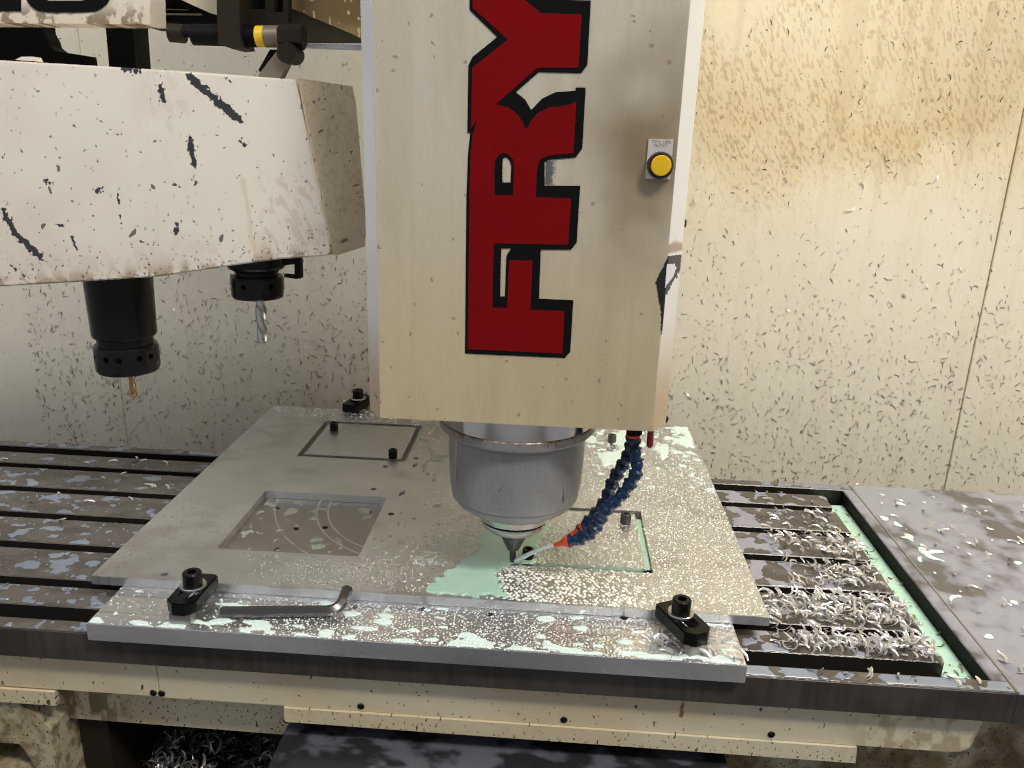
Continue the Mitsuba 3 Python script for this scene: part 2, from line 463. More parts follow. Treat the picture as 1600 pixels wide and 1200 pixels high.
def end_col(p, n, uv):
    x, y = p.x, p.y
    f = 0.55 * fbm(x * 16, y * 16, 1.0, 4) + 0.45 * fbm(x * 60, y * 60, 4.0, 3) + 0.14 * smoothstep(1.08, 0.90, x)
    c = mix((0.115, 0.105, 0.105), (0.25, 0.255, 0.315), smoothstep(0.42, 0.60, f))
    return mix(c, (0.30, 0.31, 0.37), smoothstep(0.58, 0.68, f))


mat('wet_end_plate', proc(end_col), proc(lambda p, n, uv: 0.10 + 0.10 * noise(p.x * 90, p.y * 90, 0.0)), metal=0.1, spec=0.5)
mat('table_face', proc(face_col), 0.42, metal=0.1, spec=0.4)
mat('slot_black', (0.008, 0.0095, 0.0085), 0.6, spec=0.12)
mat('dark_void', (0.008, 0.007, 0.007), 0.7, spec=0.2)


def alu_col(p, n, uv):
    x, y = p.x, p.y
    b = fbm(x * 16, y * 16, p.z * 10, 3)
    grain = noise(x * 60 + y * 60, y * 900 - x * 200, 3.0)
    c = mix((0.665, 0.675, 0.68), (0.735, 0.745, 0.75), smoothstep(0.35, 0.65, b))
    c = mix(c, (0.58, 0.58, 0.575), smoothstep(0.45, 0.9, grain) * 0.2)
    c = mix(c, (0.30, 0.26, 0.22), spk(x + 0.3 * y, y, 0.006, 0.35, 0.24, 3.0) * smoothstep(0.55, 0.75, fbm(x * 7 + 1, y * 9, 5.0, 2)) * 0.6)
    return mix(c, (0.40, 0.355, 0.32), smoothstep(0.58, 0.78, fbm(x * 16 + 3, y * 22, 2.0, 4)) * 0.35)


mat('plate_aluminium', proc(alu_col), proc(lambda p, n, uv: 0.13 + 0.13 * fbm(p.x * 12, p.y * 12, 0.0, 3) + 0.07 * smoothstep(0.28, 0.16, p.x)), metal=0.93, spec=0.5,
    bump=lambda p, n, uv: 0.00025 * noise(p.x * 1400, p.y * 1400, p.z * 1400), eps=2e-4)


def fixture_col(p, n, uv):
    x, y = p.x, p.y
    b = fbm(x * 12, y * 26, p.z * 30, 3)
    c = mix((0.66, 0.66, 0.68), (0.79, 0.79, 0.81), smoothstep(0.3, 0.7, b))
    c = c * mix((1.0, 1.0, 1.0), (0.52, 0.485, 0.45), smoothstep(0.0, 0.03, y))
    streak = noise(x * 5, y * 320, 2.0)
    c = mix(c, (0.36, 0.34, 0.325), smoothstep(0.5, 0.85, streak) * 0.45)
    c = mix(c, (0.76, 0.75, 0.74), smoothstep(0.0012, 0.0004, dr.abs(y + 0.0205 + 0.0006 * noise(x * 40))) * 0.7)
    c = mix(c, (0.76, 0.75, 0.74), smoothstep(0.0009, 0.0003, dr.abs(y + 0.0335 + 0.0006 * noise(x * 30))) * 0.6)
    for cx, cy, r in ((0.30, 0.21, 0.135), (0.30, 0.21, 0.122), (0.30, 0.235, 0.19), (0.33, 0.30, 0.13)):
        q = dr.abs(dr.sqrt(dr.square(x - cx) + dr.square(y - cy)) - r)
        c = mix(c, (0.75, 0.73, 0.70), smoothstep(0.0014, 0.0005, q) * 0.7)
    tri = dr.minimum(dr.minimum(capd(x, y, (0.14, 0.095), (0.22, 0.092)), capd(x, y, (0.14, 0.095), (0.155, 0.15))), capd(x, y, (0.155, 0.15), (0.165, 0.165)))
    return mix(c, (0.38, 0.34, 0.31), smoothstep(0.006, 0.004, tri) * 0.6)


mat('fixture_aluminium', proc(fixture_col), proc(lambda p, n, uv: 0.15 + 0.16 * noise(p.x * 9, p.y * 150, 0.0)), metal=0.9, spec=0.5,
    bump=lambda p, n, uv: 0.0003 * noise(p.x * 900, p.y * 900, p.z * 300), eps=3e-4)


def spin_col(p, n, uv):
    a = dr.atan2(p.y - 0.072, p.x - 0.4055)
    c = mix((0.245, 0.24, 0.243), (0.295, 0.29, 0.293), fbm(a * 30, p.z * 60, 1.0, 3))
    c = mix(c, (0.24, 0.232, 0.23), smoothstep(0.48, 0.72, fbm(a * 5, p.z * 50, 2.0, 4)) * 0.5)
    c = mix(c, (0.16, 0.15, 0.14), spk(a * 0.06, p.z, 0.010, 0.2, 0.06, 1.0) * 0.8)
    run = smoothstep(0.60, 0.72, noise(a * 75, 0.0, 5.0)) * smoothstep(0.35, 0.6, noise(a * 9, 0.0, 2.0)) * smoothstep(0.1535 - 0.003 * noise(a * 60, 0.0, 8.0), 0.1612, p.z)
    run = dr.maximum(run, smoothstep(0.1604, 0.1608, p.z) * smoothstep(0.25, 0.5, noise(a * 40, 0.0, 3.0)))
    return mix(c, (0.16, 0.075, 0.02), run * 0.9)


mat('spindle_casting', proc(spin_col), proc(lambda p, n, uv: 0.40 + 0.12 * noise(p.x * 60, p.z * 60, p.y * 60)), metal=0.35, spec=0.5)
mat('lamp_housing', (0.5, 0.5, 0.5), 0.5)
mat('shop_floor', (0.20, 0.195, 0.19), 0.6)
mat('bright_steel', (0.62, 0.59, 0.56), 0.14, metal=1.0)
mat('tool_steel', (0.075, 0.072, 0.073), 0.25, metal=0.7)
mat('drill_steel', (0.55, 0.54, 0.53), 0.2, metal=1.0)
mat('drill_gold', (0.45, 0.28, 0.13), 0.3, metal=1.0)
mat('black_oxide', (0.0045, 0.0045, 0.005), 0.28, spec=0.2)
mat('black_nut', (0.006, 0.0058, 0.006), 0.26, spec=0.24)
mat('black_bracket', (0.004, 0.004, 0.004), 0.6, spec=0.12)
mat('brown_bracket', (0.022, 0.017, 0.012), 0.5, spec=0.15)
mat('dirty_steel', (0.20, 0.165, 0.12), 0.45, metal=0.4)
mat('washer_steel', (0.50, 0.50, 0.51), 0.22, metal=1.0)
mat('block_steel', (0.36, 0.345, 0.33), 0.3, metal=0.9)
mat('key_steel', (0.085, 0.08, 0.083), 0.24, metal=0.7)
mat('red_vinyl', proc(lambda p, n, uv: mix((0.195, 0.003, 0.005), (0.168, 0.0025, 0.004), fbm(p.x * 14, p.z * 14, 0.0, 3))), 0.4, spec=0.08)
mat('black_vinyl', (0.003, 0.003, 0.003), 0.4, spec=0.15)
mat('yellow_cap', (0.72, 0.44, 0.006), 0.3, spec=0.5)
mat('chrome', (0.55, 0.55, 0.56), 0.08, metal=1.0)
mat('chrome_dark_reflection', (0.09, 0.09, 0.095), 0.1, metal=1.0)  # plain chrome, its dark reflection painted in as a darker base
mat('tag_plastic', (0.52, 0.48, 0.45), 0.4)
mat('ink', (0.05, 0.045, 0.045), 0.5)
mat('blue_plastic', (0.003, 0.020, 0.066), 0.25, spec=0.5)
mat('orange_plastic', (0.74, 0.075, 0.008), 0.3, spec=0.5)
mat('red_rod', (0.17, 0.01, 0.01), 0.25)
mat('yellow_band', (0.75, 0.50, 0.01), 0.4)
mat('lit_gold_grime', proc(lambda p, n, uv: mix(mix((0.36, 0.25, 0.09), (0.22, 0.145, 0.05), smoothstep(0.35, 0.65, fbm(p.x * 30, p.z * 30, 1.0, 3))), (0.7, 0.55, 0.3),
    smoothstep(0.8, 0.86, noise(p.x * 330, p.z * 200, 4.0)))), 0.35)  # grimy panel on its lit face, the light kept in this brighter gold
mat('shaded_green_grime', proc(lambda p, n, uv: mix((0.15, 0.125, 0.075), (0.09, 0.075, 0.045), noise(p.x * 60, p.z * 60, 1.0))), 0.5)  # grimy panel on its shaded face, the shade painted in as darker green brown
mat('pale_strip', (0.55, 0.58, 0.63), 0.4)
mat('mint_coolant', proc(lambda p, n, uv: mix((0.32, 0.505, 0.41), (0.42, 0.60, 0.51), fbm(p.x * 26, p.y * 26, 0.0, 3))), 0.07, spec=0.6)
mat('pool_coolant', proc(lambda p, n, uv: mix((0.43, 0.68, 0.56), (0.55, 0.78, 0.68), fbm(p.x * 40, p.y * 18, 0.0, 3))), 0.12, spec=0.5)
mat('blue_coolant', proc(lambda p, n, uv: mix((0.15, 0.175, 0.23), (0.27, 0.315, 0.385), fbm(p.x * 24, p.y * 24, 0.0, 3))), 0.08, spec=0.6)
mat('pale_coolant', proc(lambda p, n, uv: mix((0.60, 0.76, 0.72), (0.72, 0.84, 0.82), fbm(p.x * 24, p.y * 24, 0.0, 3))), 0.07, spec=0.6)
mat('lilac_coolant', proc(lambda p, n, uv: mix((0.225, 0.225, 0.29), (0.33, 0.345, 0.42), fbm(p.x * 12, p.y * 12, 0.0, 3))), 0.12, spec=0.6)
mat('thin_coolant', (0.30, 0.34, 0.27), 0.09, spec=0.6)
mat('droplet', (0.47, 0.495, 0.445), 0.05, spec=0.8, metal=0.25)
mat('droplet_glint', (0.86, 0.87, 0.845), 0.06, spec=0.8)  # near white base paints the glint of the wet drops
mat('chip_aluminium', (0.76, 0.745, 0.75), 0.25, metal=0.72, spec=0.5)
mat('chip_grey', (0.50, 0.49, 0.49), 0.3, metal=0.7, spec=0.5)
mat('chip_brown', (0.075, 0.058, 0.038), 0.5)
mat('chip_dark', (0.30, 0.285, 0.275), 0.3, metal=0.8)


def cover_col(p, n, uv):
    b = fbm(p.x * 26, p.y * 40, 1.0, 4)
    return mix((0.03, 0.031, 0.036), (0.13, 0.14, 0.165), smoothstep(0.45, 0.62, b))


mat('way_cover_steel', proc(cover_col), proc(lambda p, n, uv: 0.12 + 0.3 * fbm(p.x * 26, p.y * 40, 1.0, 3)), metal=0.3, spec=0.6)

# ------------------------------------------------------------------ setting: enclosure wall, floor
wall = thing('enclosure_wall', 'speckled cream sheet metal wall behind the machine', 'wall')
for x0, x1 in ((-1.6, -0.2990), (-0.2964, 1.0948), (1.0970, 2.4)):
    part(wall, 'panel', bx(x0, x1, WALLY, WALLY + 0.04, -0.9, 1.5, 0.0012), 'enclosure_paint')
part(wall, 'backing', bx(-1.6, 2.4, WALLY + 0.042, WALLY + 0.06, -0.9, 1.5), 'dark_void')
part(wall, 'seam_strip', bx(-0.2987, -0.2967, WALLY - 0.0008, WALLY + 0.0015, -0.9, 1.5), 'enclosure_paint')
solo('floor', bx(-1.6, 2.4, -2.5, WALLY, -0.92, -0.90), 'shop_floor', 'grey workshop floor under the machine', None, kind='structure')

# ------------------------------------------------------------------ machine table
table = thing('machine_table', 'brown iron machine table with long slots, wet with coolant', 'machine table')
XL, XD, XR, XS = -0.95, 0.8074, 0.8383, 0.8533
S = [0.306, 0.2372, 0.1702, 0.1025, 0.0333]
lands = [(0.306, 0.3415)] + [(S[i + 1], S[i] - 0.0135) for i in range(4)] + [(-0.0139, S[4] - 0.0135)]
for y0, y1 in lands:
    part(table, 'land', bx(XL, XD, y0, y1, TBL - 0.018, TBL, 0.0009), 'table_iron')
part(table, 'bed', bx(XL, XS, -0.0358, 0.3622, RIMF + 0.001, RIMF + 0.009), 'slot_black')
part(table, 'slot_body', bx(XL, XD - 0.002, -0.0125, 0.3395, RIMF + 0.0095, TBL - 0.0185), 'slot_black')
part(table, 'front_rim', bx(XL, XS - 0.0005, -0.0522, -0.0355, RIMF, TBL, 0.001), 'table_face')
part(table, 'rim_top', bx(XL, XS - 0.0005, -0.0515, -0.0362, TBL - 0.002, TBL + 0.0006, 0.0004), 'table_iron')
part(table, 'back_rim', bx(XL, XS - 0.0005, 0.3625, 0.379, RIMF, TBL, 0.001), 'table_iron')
part(table, 'side_rim', bx(XR, XS - 0.0008, -0.0350, 0.3620, RIMF, TBL + 0.0005, 0.001), 'wet_end_plate')
part(table, 'end_plate', bx(XS, 1.75, -0.0520, 0.3800, RIMF, TBL + 0.0003, 0.001), 'wet_end_plate', label='bare end plate right of the slots, covered in a coolant film')
part(table, 'seam', bx(XS - 0.0010, XS + 0.0008, -0.0510, 0.3785, TBL - 0.001, TBL + 0.0009), 'washer_steel')
part(table, 'end_face', bx(XS, 1.75, -0.0524, -0.0519, RIMF, TBL - 0.001), 'table_face')
part(table, 'trough_side', bx(XR - 0.0006, XR + 0.0004, -0.0349, 0.3615, RIMF + 0.004, TBL - 0.0012), 'slot_black')

POOL = [(0.8085, -0.0352), (0.838, -0.0352), (0.838, 0.3615), (0.8085, 0.3615), (0.8085, -0.01)]


def pool_field(x, y):
    left = 0.8078 + 0.004 * nz(x, y, 0.006, 3) * (nz(x * 0, y, 0.022, 5) > 0.5)
    return np.minimum(np.minimum(x - left, 0.8376 - x), np.minimum(y + 0.0352, 0.350 - y)) + 1e-5


solo('coolant_pool', film(pool_field, 0.806, 0.839, -0.036, 0.362, 0.0015, -0.0450, 0.0012, 300), 'pool_coolant',
     'mint green coolant standing in the trough at the right end of the slots', None, smooth=True, kind='structure')

# ------------------------------------------------------------------ apron and what lies below it
apron = thing('apron', 'cream sheet metal apron under the front edge of the machine table', 'machine cover')
part(apron, 'panel', bx(XL, 0.0777, -0.040, -0.036, -0.1027, RIMF - 0.0004, 0.0008), 'apron_paint')
part(apron, 'panel', exy([(0.0786, -0.1026), (0.812, -0.1030), (0.8235, -0.1020), (0.8310, -0.0965), (0.8385, -0.0588), (0.0786, -0.0588)], -0.040, -0.036), 'apron_paint')
part(apron, 'lower_lip', exy(poly([(0.1990, -0.1032), (0.7310, -0.1036), (0.7322, -0.1207), (0.2005, -0.1190), (0.1990, -0.1175)]), -0.0425, -0.0365), 'apron_paint',
     label='long cream lip below the apron, pitted with black flecks')
part(apron, 'lower_lip', exy(poly([(-0.9, -0.1036), (-0.0250, -0.1036), (-0.0250, -0.1190), (-0.9, -0.1200)]), -0.0425, -0.0365), 'apron_paint', label='short cream lip at the left')
part(apron, 'inner_strip', exy(poly([(-0.06, -0.095), (0.192, -0.095), (0.1925, -0.1475), (0.1835, -0.1632), (-0.06, -0.1612)]), -0.010, -0.006), 'apron_paint',
     label='recessed cream strip behind the apron, stained brown at its left end')
part(apron, 'inner_strip', exy(poly([(0.6165, -0.095), (1.02, -0.095), (1.02, -0.19), (0.6165, -0.19)]), -0.004, 0.0), 'grimy_casting')
for (x, z) in [(0.0722, -0.0978), (0.0803, -0.0979), (0.2724, -0.0969), (0.4632, -0.0964), (0.6533, -0.0969)]:
    part(apron, 'screw', lathe([(0, 0), (0.0030, 0.0002), (0.0034, 0.001), (0.0030, 0.0016), (0.0012, 0.0022), (0, 0.0022)], n=16).apply_transform(
        trimesh.transformations.rotation_matrix(math.pi / 2, (1, 0, 0))).apply_translation((x, -0.0398, z)), 'black_oxide', smooth=30)
sh = poly([(-0.9, -0.118), (-0.072, -0.118), (-0.052, -0.135), (-0.038, -0.152), (-0.035, -0.35), (-0.9, -0.35)])
sh = sh.difference(poly([(-0.20, -0.172), (-0.0735, -0.172), (-0.068, -0.181), (-0.060, -0.203), (-0.20, -0.206)]))
solo('saddle_casting', exy(sh, -0.038, 0.06), 'grimy_casting', 'grimy cream machine casting with a dark opening, low at the left', 'machine casting')
solo('column_casting', bx(-0.035, -0.005, 0.0, 0.10, -0.45, -0.118), 'brown_bracket', 'brown dirty post beside the grimy cream casting, under the apron', 'machine casting')
solo('side_casting', bx(0.846, 1.5, -0.002, 0.03, -0.25, -0.0590), 'brown_bracket', 'dark brown casting under the right end of the table', 'machine casting')
solo('way_cover', cat(exz(poly([(0.1938, 0.10), (0.1945, -0.12), (0.1955, -0.4), (0.625, -0.4), (0.6205, -0.12), (0.6178, 0.10)]), -0.146, -0.140)), 'way_cover_steel',
     'wet dark steel sliding cover below the middle of the apron', 'way cover')
solo('chip_pan', cat(bx(-0.6, 1.2, -0.3, 0.48, -0.33, -0.32), bx(-0.6, 1.2, 0.16, 0.17, -0.32, -0.07)), 'dark_void', 'black chip pan in the shade under the machine table', 'chip pan')

# ------------------------------------------------------------------ fixture plate and workpiece
FX0, FX1, FY0, FY1 = 0.0302, 0.6167, -0.062, 0.52
fx = poly([(FX0, FY0), (FX1, FY0), (FX1, FY1), (FX0, FY1)])
FH = [(0.2606, -0.0102), (0.3252, -0.0064), (0.3891, -0.0079), (0.5154, -0.0005), (0.1196, 0.1815), (0.2289, 0.185), (0.1585, 0.1346), (0.153, 0.0873), (0.1894, 0.1414)]
fx = fx.difference(unary_union([Point(x, y).buffer(0.0032, 12) for x, y in FH]))
m = cat(exz(fx.buffer(-0.0006, join_style=2), FIX - 0.0006, FIX), exz(fx, TBL + 0.0002, FIX - 0.0006))
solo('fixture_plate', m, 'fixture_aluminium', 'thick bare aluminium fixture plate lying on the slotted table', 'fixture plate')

SQ = [(0.1005, 0.2475, 0.3170, 0.4550), (0.4000, 0.5490, 0.0670, 0.2070)]
PKT = (0.0975, 0.2465, 0.0655, 0.2072)
G = 0.0076


def rsq(x0, x1, y0, y1, r):
    return sbox(x0 + r, y0 + r, x1 - r, y1 - r).buffer(r, 6)


wp = sbox(0, 0, 0.65, 0.5103)
wp = wp.difference(rsq(*PKT, 0.004))
for s in SQ:
    wp = wp.difference(rsq(*s, 0.003))
HOLES = [(0.2248, 0.2973), (0.2595, 0.3303), (0.2254, 0.2279), (0.26, 0.1644), (0.0682, 0.0104)]
SMALL = [(0.262, 0.3066), (0.2618, 0.2197)]
cut = [Point(x, y).buffer(0.0034, 12) for x, y in HOLES]
for x, y in SMALL:
    cut += [Point(x, y).buffer(0.0032, 10), Point(x + 0.0015, y + 0.006).buffer(0.0016, 8), Point(x - 0.0012, y - 0.0055).buffer(0.0016, 8)]
wp = wp.difference(unary_union(cut))
m = cat(exz(wp.buffer(-0.0004, join_style=2), -0.0004, 0.0), exz(wp, FIX + 0.0003, -0.0004))
solo('workpiece', m, 'plate_aluminium', 'large wet aluminium plate being milled, with square cutouts', 'metal plate')
for s, lab in zip(SQ, ('square of aluminium cut loose inside its groove, at the back left of the plate', 'square of aluminium inside its groove, right under the blue coolant hoses')):
    q = rsq(s[0] + G, s[1] - G, s[2] + G, s[3] - G, 0.001)
    solo('cut_square', cat(exz(q.buffer(-0.0003), -0.0004, 0.0), exz(q, FIX + 0.0003, -0.0004)), 'plate_aluminium', lab, 'metal square')
HD = 0.0061


def cap_screw(parent, x, y, z, r=HD, h=0.0115, name='screw', bs='black_oxide', rot=0.3):
    """socket head cap screw, its hexagon hollow"""
    hexa = Polygon([(x + 0.52 * r * math.cos(rot + k * math.pi / 3), y + 0.52 * r * math.sin(rot + k * math.pi / 3)) for k in range(6)])
    body = mani(lathe([(0, 0), (r, 0), (r, h - 0.0012), (r * 0.93, h - 0.0003), (r * 0.88, h), (0, h)], (x, y, z), 40))
    body = body - mani(exz(hexa, z + h * 0.35, z + h + 0.004))
    if parent:
        part(parent, name, tm(body), bs, smooth=25)
    return tm(body)


for (px, lab) in zip([(0.1233, 0.4184), (0.2285, 0.3283), (0.5287, 0.175), (0.4211, 0.0812), (0.5277, 0.4269)], (
        'black socket screw at the back left corner of the loose square', 'black socket screw at the front right corner of the loose square',
        'grey socket screw right of the blue hoses, on the plate', 'black socket screw beside the cutter, behind the coolant jet', 'grey socket screw at the back, between the spindle and the hoses')):
    solo('socket_screw', cap_screw(None, px[0], px[1], 0.0003), 'black_oxide' if lab[0] == 'b' else 'key_steel', lab, 'screw', smooth=25)


def clamp(label, near, far, width, zheel, ztop, screw_t, zbase, slot=(0.30, 0.66)):
    """a clamp strap from its heel (near) to the end that presses on the work (far)"""
    t = thing('strap_clamp', label, 'clamp')
    a, b = np.array(near), np.array(far)
    L = np.linalg.norm(b - a)
    u = (b - a) / L
    w = np.array([-u[1], u[0]])
    hw = width / 2
    th = 0.012

    def at(s, q):
        return a + u * s * L + w * q
    out = Polygon([at(0, -hw * 0.42), at(0.14, -hw), at(0.95, -hw), at(1.0, -hw * 0.8), at(1.0, hw * 0.8), at(0.95, hw), at(0.14, hw), at(0, hw * 0.42)])
    from shapely.geometry import LineString
    hole = LineString([at(slot[0], 0), at(slot[1], 0)]).buffer(width * 0.2, 10)
    body = mani(cat(exz(out.difference(hole), 0, th - 0.0012))) + mani(exz(out.difference(hole).buffer(-0.0012, join_style=2), th - 0.00121, th))
    tb = tm(body)
    v = np.array(tb.vertices)
    s = ((v[:, :2] - a) @ u) / L
    v[:, 2] += zheel + (ztop - zheel) * s
    part(t, 'strap', trimesh.Trimesh(v, tb.faces, process=False), 'black_oxide')
    hb = Polygon([at(0.03, -hw * 0.72), at(0.20, -hw * 0.72), at(0.20, hw * 0.72), at(0.03, hw * 0.72)])
    part(t, 'heel_block', exz(hb, zbase + 0.0003, zheel - 0.0002), 'block_steel')
    c = at(screw_t, 0)
    zc = zheel + (ztop - zheel) * screw_t + th
    part(t, 'washer', lathe([(0.004, 0), (0.0118, 0), (0.0121, 0.0006), (0.0118, 0.0018), (0.0112, 0.0022), (0.004, 0.0022)], (c[0], c[1], zc + 0.0003), 40), 'washer_steel', smooth=30)
    cap_screw(t, c[0], c[1], zc + 0.0026, 0.0085, 0.0125)
    return t


A = [(0.1143, -0.0576), (0.1154, -0.003), (0.5778, -0.0531), (0.5533, -0.0019)]
clamp('black strap clamp holding the plate at the front left, beside the hex key', A[0], A[1], 0.0275, 0.0012, 0.0005, 0.56, FIX)
clamp('black strap clamp with chips around its heel, at the front right', A[2], A[3], 0.0275, 0.0012, 0.0005, 0.60, FIX)
B = [(0.1259, 0.4933)][0]
clamp('small black strap clamp at the back edge of the plate, left of the milling head', (B[0] + 0.012, B[1] + 0.058), (B[0], B[1] + 0.002), 0.0265, 0.0012, 0.0005, 0.45, FIX)

K = [(0.1452, -0.0403), (0.2378, -0.0323), (0.2471, -0.025)]
ke = [(0.2522, -0.0043)][0]
k0, k1, k2 = np.array((*K[0], FIX + 0.0056)), np.array((K[2][0] + 0.004, K[2][1] - 0.002, FIX + 0.0058)), np.array((ke[0] + 0.0015, ke[1] + 0.001, 0.0062))
d1, d2 = (k1 - k0) / np.linalg.norm(k1 - k0), (k2 - k1) / np.linalg.norm(k2 - k1)
bend = [(1 - t) ** 2 * (k1 - d1 * 0.013) + 2 * t * (1 - t) * k1 + t * t * (k1 + d2 * 0.013) for t in np.linspace(0, 1, 12)]
q = np.array([k0 + d1 * 0.0, k0 + d1 * 0.0008, *[k0 + d1 * np.linalg.norm(k1 - d1 * 0.013 - k0) * t for t in (0.3, 0.6, 0.95)], *bend, k2 - d2 * 0.0008, k2])
solo('hex_key', tube(q, np.r_[0.0042, np.full(len(q) - 2, 0.0051), 0.0042], 6), 'key_steel', 'dark steel hex key lying on the fixture plate between the front clamps', 'hex key', smooth=20)

# ------------------------------------------------------------------ milling head
head = thing('milling_machine', 'cream milling machine head with tall red letters, hanging above the plate', 'milling machine')
HX0, HX1, HY = 0.2895, 0.5245, -0.010
sec = [(HX0 - 0.0145, 0.012), (HX0 - 0.0015, HY + 0.0012), (HX0 - 0.0003, HY + 0.0003), (HX0 + 0.0015, HY), (HX1 - 0.0015, HY), (HX1 + 0.0003, HY + 0.0003), (HX1 + 0.0015, HY + 0.0012),
       (HX1 + 0.0145, 0.012), (HX1 + 0.0150, 0.36), (HX0 - 0.0150, 0.36)]
hm = mani(exz(poly(sec), 0.1815, 1.5))
part(head, 'housing', tm(hm), 'head_paint', smooth=24)
R1 = [(0.3644, 0.5466), (0.365, 0.5094), (0.3919, 0.4885), (0.3652, 0.4681), (0.3649, 0.4245), (0.3696, 0.4299), (0.3665, 0.4198), (0.3648, 0.4047), (0.3647, 0.3741), (0.3648, 0.3149), (0.365, 0.2472), (0.4448, 0.2471), (0.4445, 0.2833), (0.4166, 0.2832), (0.4166, 0.3237), (0.3977, 0.3235), (0.3972, 0.2838), (0.385, 0.2835), (0.3848, 0.3365), (0.4448, 0.3377), (0.4453, 0.3741), (0.4174, 0.374), (0.4174, 0.3929), (0.4182, 0.3999), (0.42, 0.4033), (0.4261, 0.406), (0.4452, 0.4085), (0.4454, 0.4461), (0.4415, 0.4447), (0.4382, 0.4433), (0.4246, 0.4413), (0.4161, 0.4369), (0.4112, 0.4311), (0.408, 0.4244), (0.4051, 0.43), (0.4007, 0.4357), (0.3936, 0.4404), (0.3839, 0.4424), (0.4148, 0.4694), (0.4456, 0.4702), (0.446, 0.5071), (0.4157, 0.5071), (0.3817, 0.5313)]
RH = [(0.3844, 0.3745), (0.3994, 0.3748), (0.3992, 0.3973), (0.3983, 0.4024), (0.3946, 0.4056), (0.3911, 0.4069), (0.3876, 0.4054), (0.3845, 0.4012), (0.3841, 0.3934)]
R2 = [(0.3905, 0.3844), (0.397, 0.3846), (0.3972, 0.3973), (0.3955, 0.4016), (0.3929, 0.4036), (0.3904, 0.4029), (0.3901, 0.397)]
BK = [(0.3615, 0.5532), (0.3627, 0.5081), (0.3837, 0.4901), (0.3653, 0.4758), (0.3623, 0.4698), (0.3623, 0.4206), (0.3645, 0.4212), (0.363, 0.4049), (0.3622, 0.3685), (0.3625, 0.3148), (0.3628, 0.2432), (0.4469, 0.2433), (0.4511, 0.2488), (0.4513, 0.2926), (0.4231, 0.2927), (0.423, 0.3328), (0.4472, 0.3337), (0.4515, 0.3395), (0.4518, 0.3838), (0.4239, 0.3831), (0.4231, 0.401), (0.4263, 0.4028), (0.4471, 0.4052), (0.4519, 0.4122), (0.4518, 0.4563), (0.4445, 0.4564), (0.4444, 0.4539), (0.4292, 0.4525), (0.4191, 0.4476), (0.4111, 0.4391), (0.4063, 0.4465), (0.3989, 0.4517), (0.4158, 0.4664), (0.4479, 0.4665), (0.4522, 0.4724), (0.4521, 0.5166), (0.412, 0.5165), (0.3838, 0.5411)]
B2 = [(0.3909, 0.3325), (0.3989, 0.3329), (0.3954, 0.3265), (0.3951, 0.2934), (0.3911, 0.2932)]
red = poly(R1).difference(poly(RH))
blk = poly(BK).difference(poly(R2)).difference(poly(B2))
part(head, 'letter_outline', exy(blk, HY - 0.0007, HY + 0.0004), 'black_vinyl', label='black outline and shadow of the red letters')
part(head, 'lettering', exy(red, HY - 0.0012, HY - 0.0003), 'red_vinyl', label='tall dark red letters running up the front of the head')
bp = [(0.502, 0.4207), (0.5211, 0.4209), (0.5213, 0.3908), (0.502, 0.3911)]
btn = part(head, 'push_button', exy(poly([(0.5022, 0.4208), (0.5211, 0.4210), (0.5209, 0.3912), (0.5020, 0.3910)]), HY - 0.0018, HY + 0.0003), 'tag_plastic', label='yellow push button on its small label plate')
bz = (BUT[0] - 0.0002, HY, BUT[1])


def facing(m, at):
    m.apply_transform(trimesh.transformations.rotation_matrix(math.pi / 2, (1, 0, 0)))
    m.apply_translation(at)
    return m


part(btn, 'bezel', facing(lathe([(0, 0.0018), (0.0102, 0.0019), (0.0104, 0.004), (0.0101, 0.0075), (0.0095, 0.0090), (0.0086, 0.0094), (0.0080, 0.0086), (0, 0.0086)], n=48), bz), 'chrome_dark_reflection', smooth=40)
part(btn, 'cap', facing(lathe([(0, 0.0087), (0.0077, 0.0088), (0.0078, 0.0102), (0.0072, 0.0110), (0, 0.0113)], n=48), bz), 'yellow_cap', smooth=35)
for txt, z in (('TOOL LINE', 0.4178), ('IN/OUT', 0.4150)):
    t = meshkit.text_mesh(txt, 0.0021, 0.0003)
    wdt = t.bounds[1][0] - t.bounds[0][0]
    facing(t, (0.5117 - wdt / 2, HY - 0.0017, z))
    part(btn, 'print', t, 'ink')
for (x, z), y in zip([(0.5419, 0.354)] + [(0.2714, 0.1798)] + [(0.5413, 0.1792)], (0.03, 0.03, 0.03)):
    s = 1 if x > 0.4 else -1
    part(head, 'screw', cyl((HX1 + 0.0149 if s > 0 else HX0 - 0.0149, 0.03, z), ((HX1 + 0.0185) if s > 0 else (HX0 - 0.0185), 0.03, z), 0.0042, 18, 0.003), 'black_oxide', smooth=30)

SX, SY = 0.4055, 0.072
sp = part(head, 'spindle', lathe([(0, 0.0832), (0.0635, 0.0832), (0.0652, 0.1), (0.0662, 0.120), (0.0664, 0.1455), (0.0650, 0.1485), (0.0644, 0.1514), (0, 0.1514)], (SX, SY, 0), 96), 'spindle_casting', smooth=14)
part(sp, 'shaft_housing', lathe([(0, 0.1620), (0.0750, 0.1620), (0.0750, 0.2), (0, 0.2)], (SX, SY, 0)), 'bright_steel', smooth=30)
part(sp, 'flange', lathe([(0.05, 0.1515), (0.0735, 0.1515), (0.0758, 0.1540), (0.0762, 0.1608), (0.0754, 0.1618), (0.05, 0.1618)], (SX, SY, 0), 96), 'spindle_casting', smooth=25, label='flange ring with rust runs along its joint')
part(sp, 'nose_ring', lathe([(0, 0.0660), (0.0455, 0.0660), (0.0468, 0.0675), (0.0590, 0.0752), (0.0628, 0.0805), (0.0628, 0.0824), (0.0620, 0.0830), (0, 0.0830)], (SX, SY, 0), 96), 'spindle_casting', smooth=20)
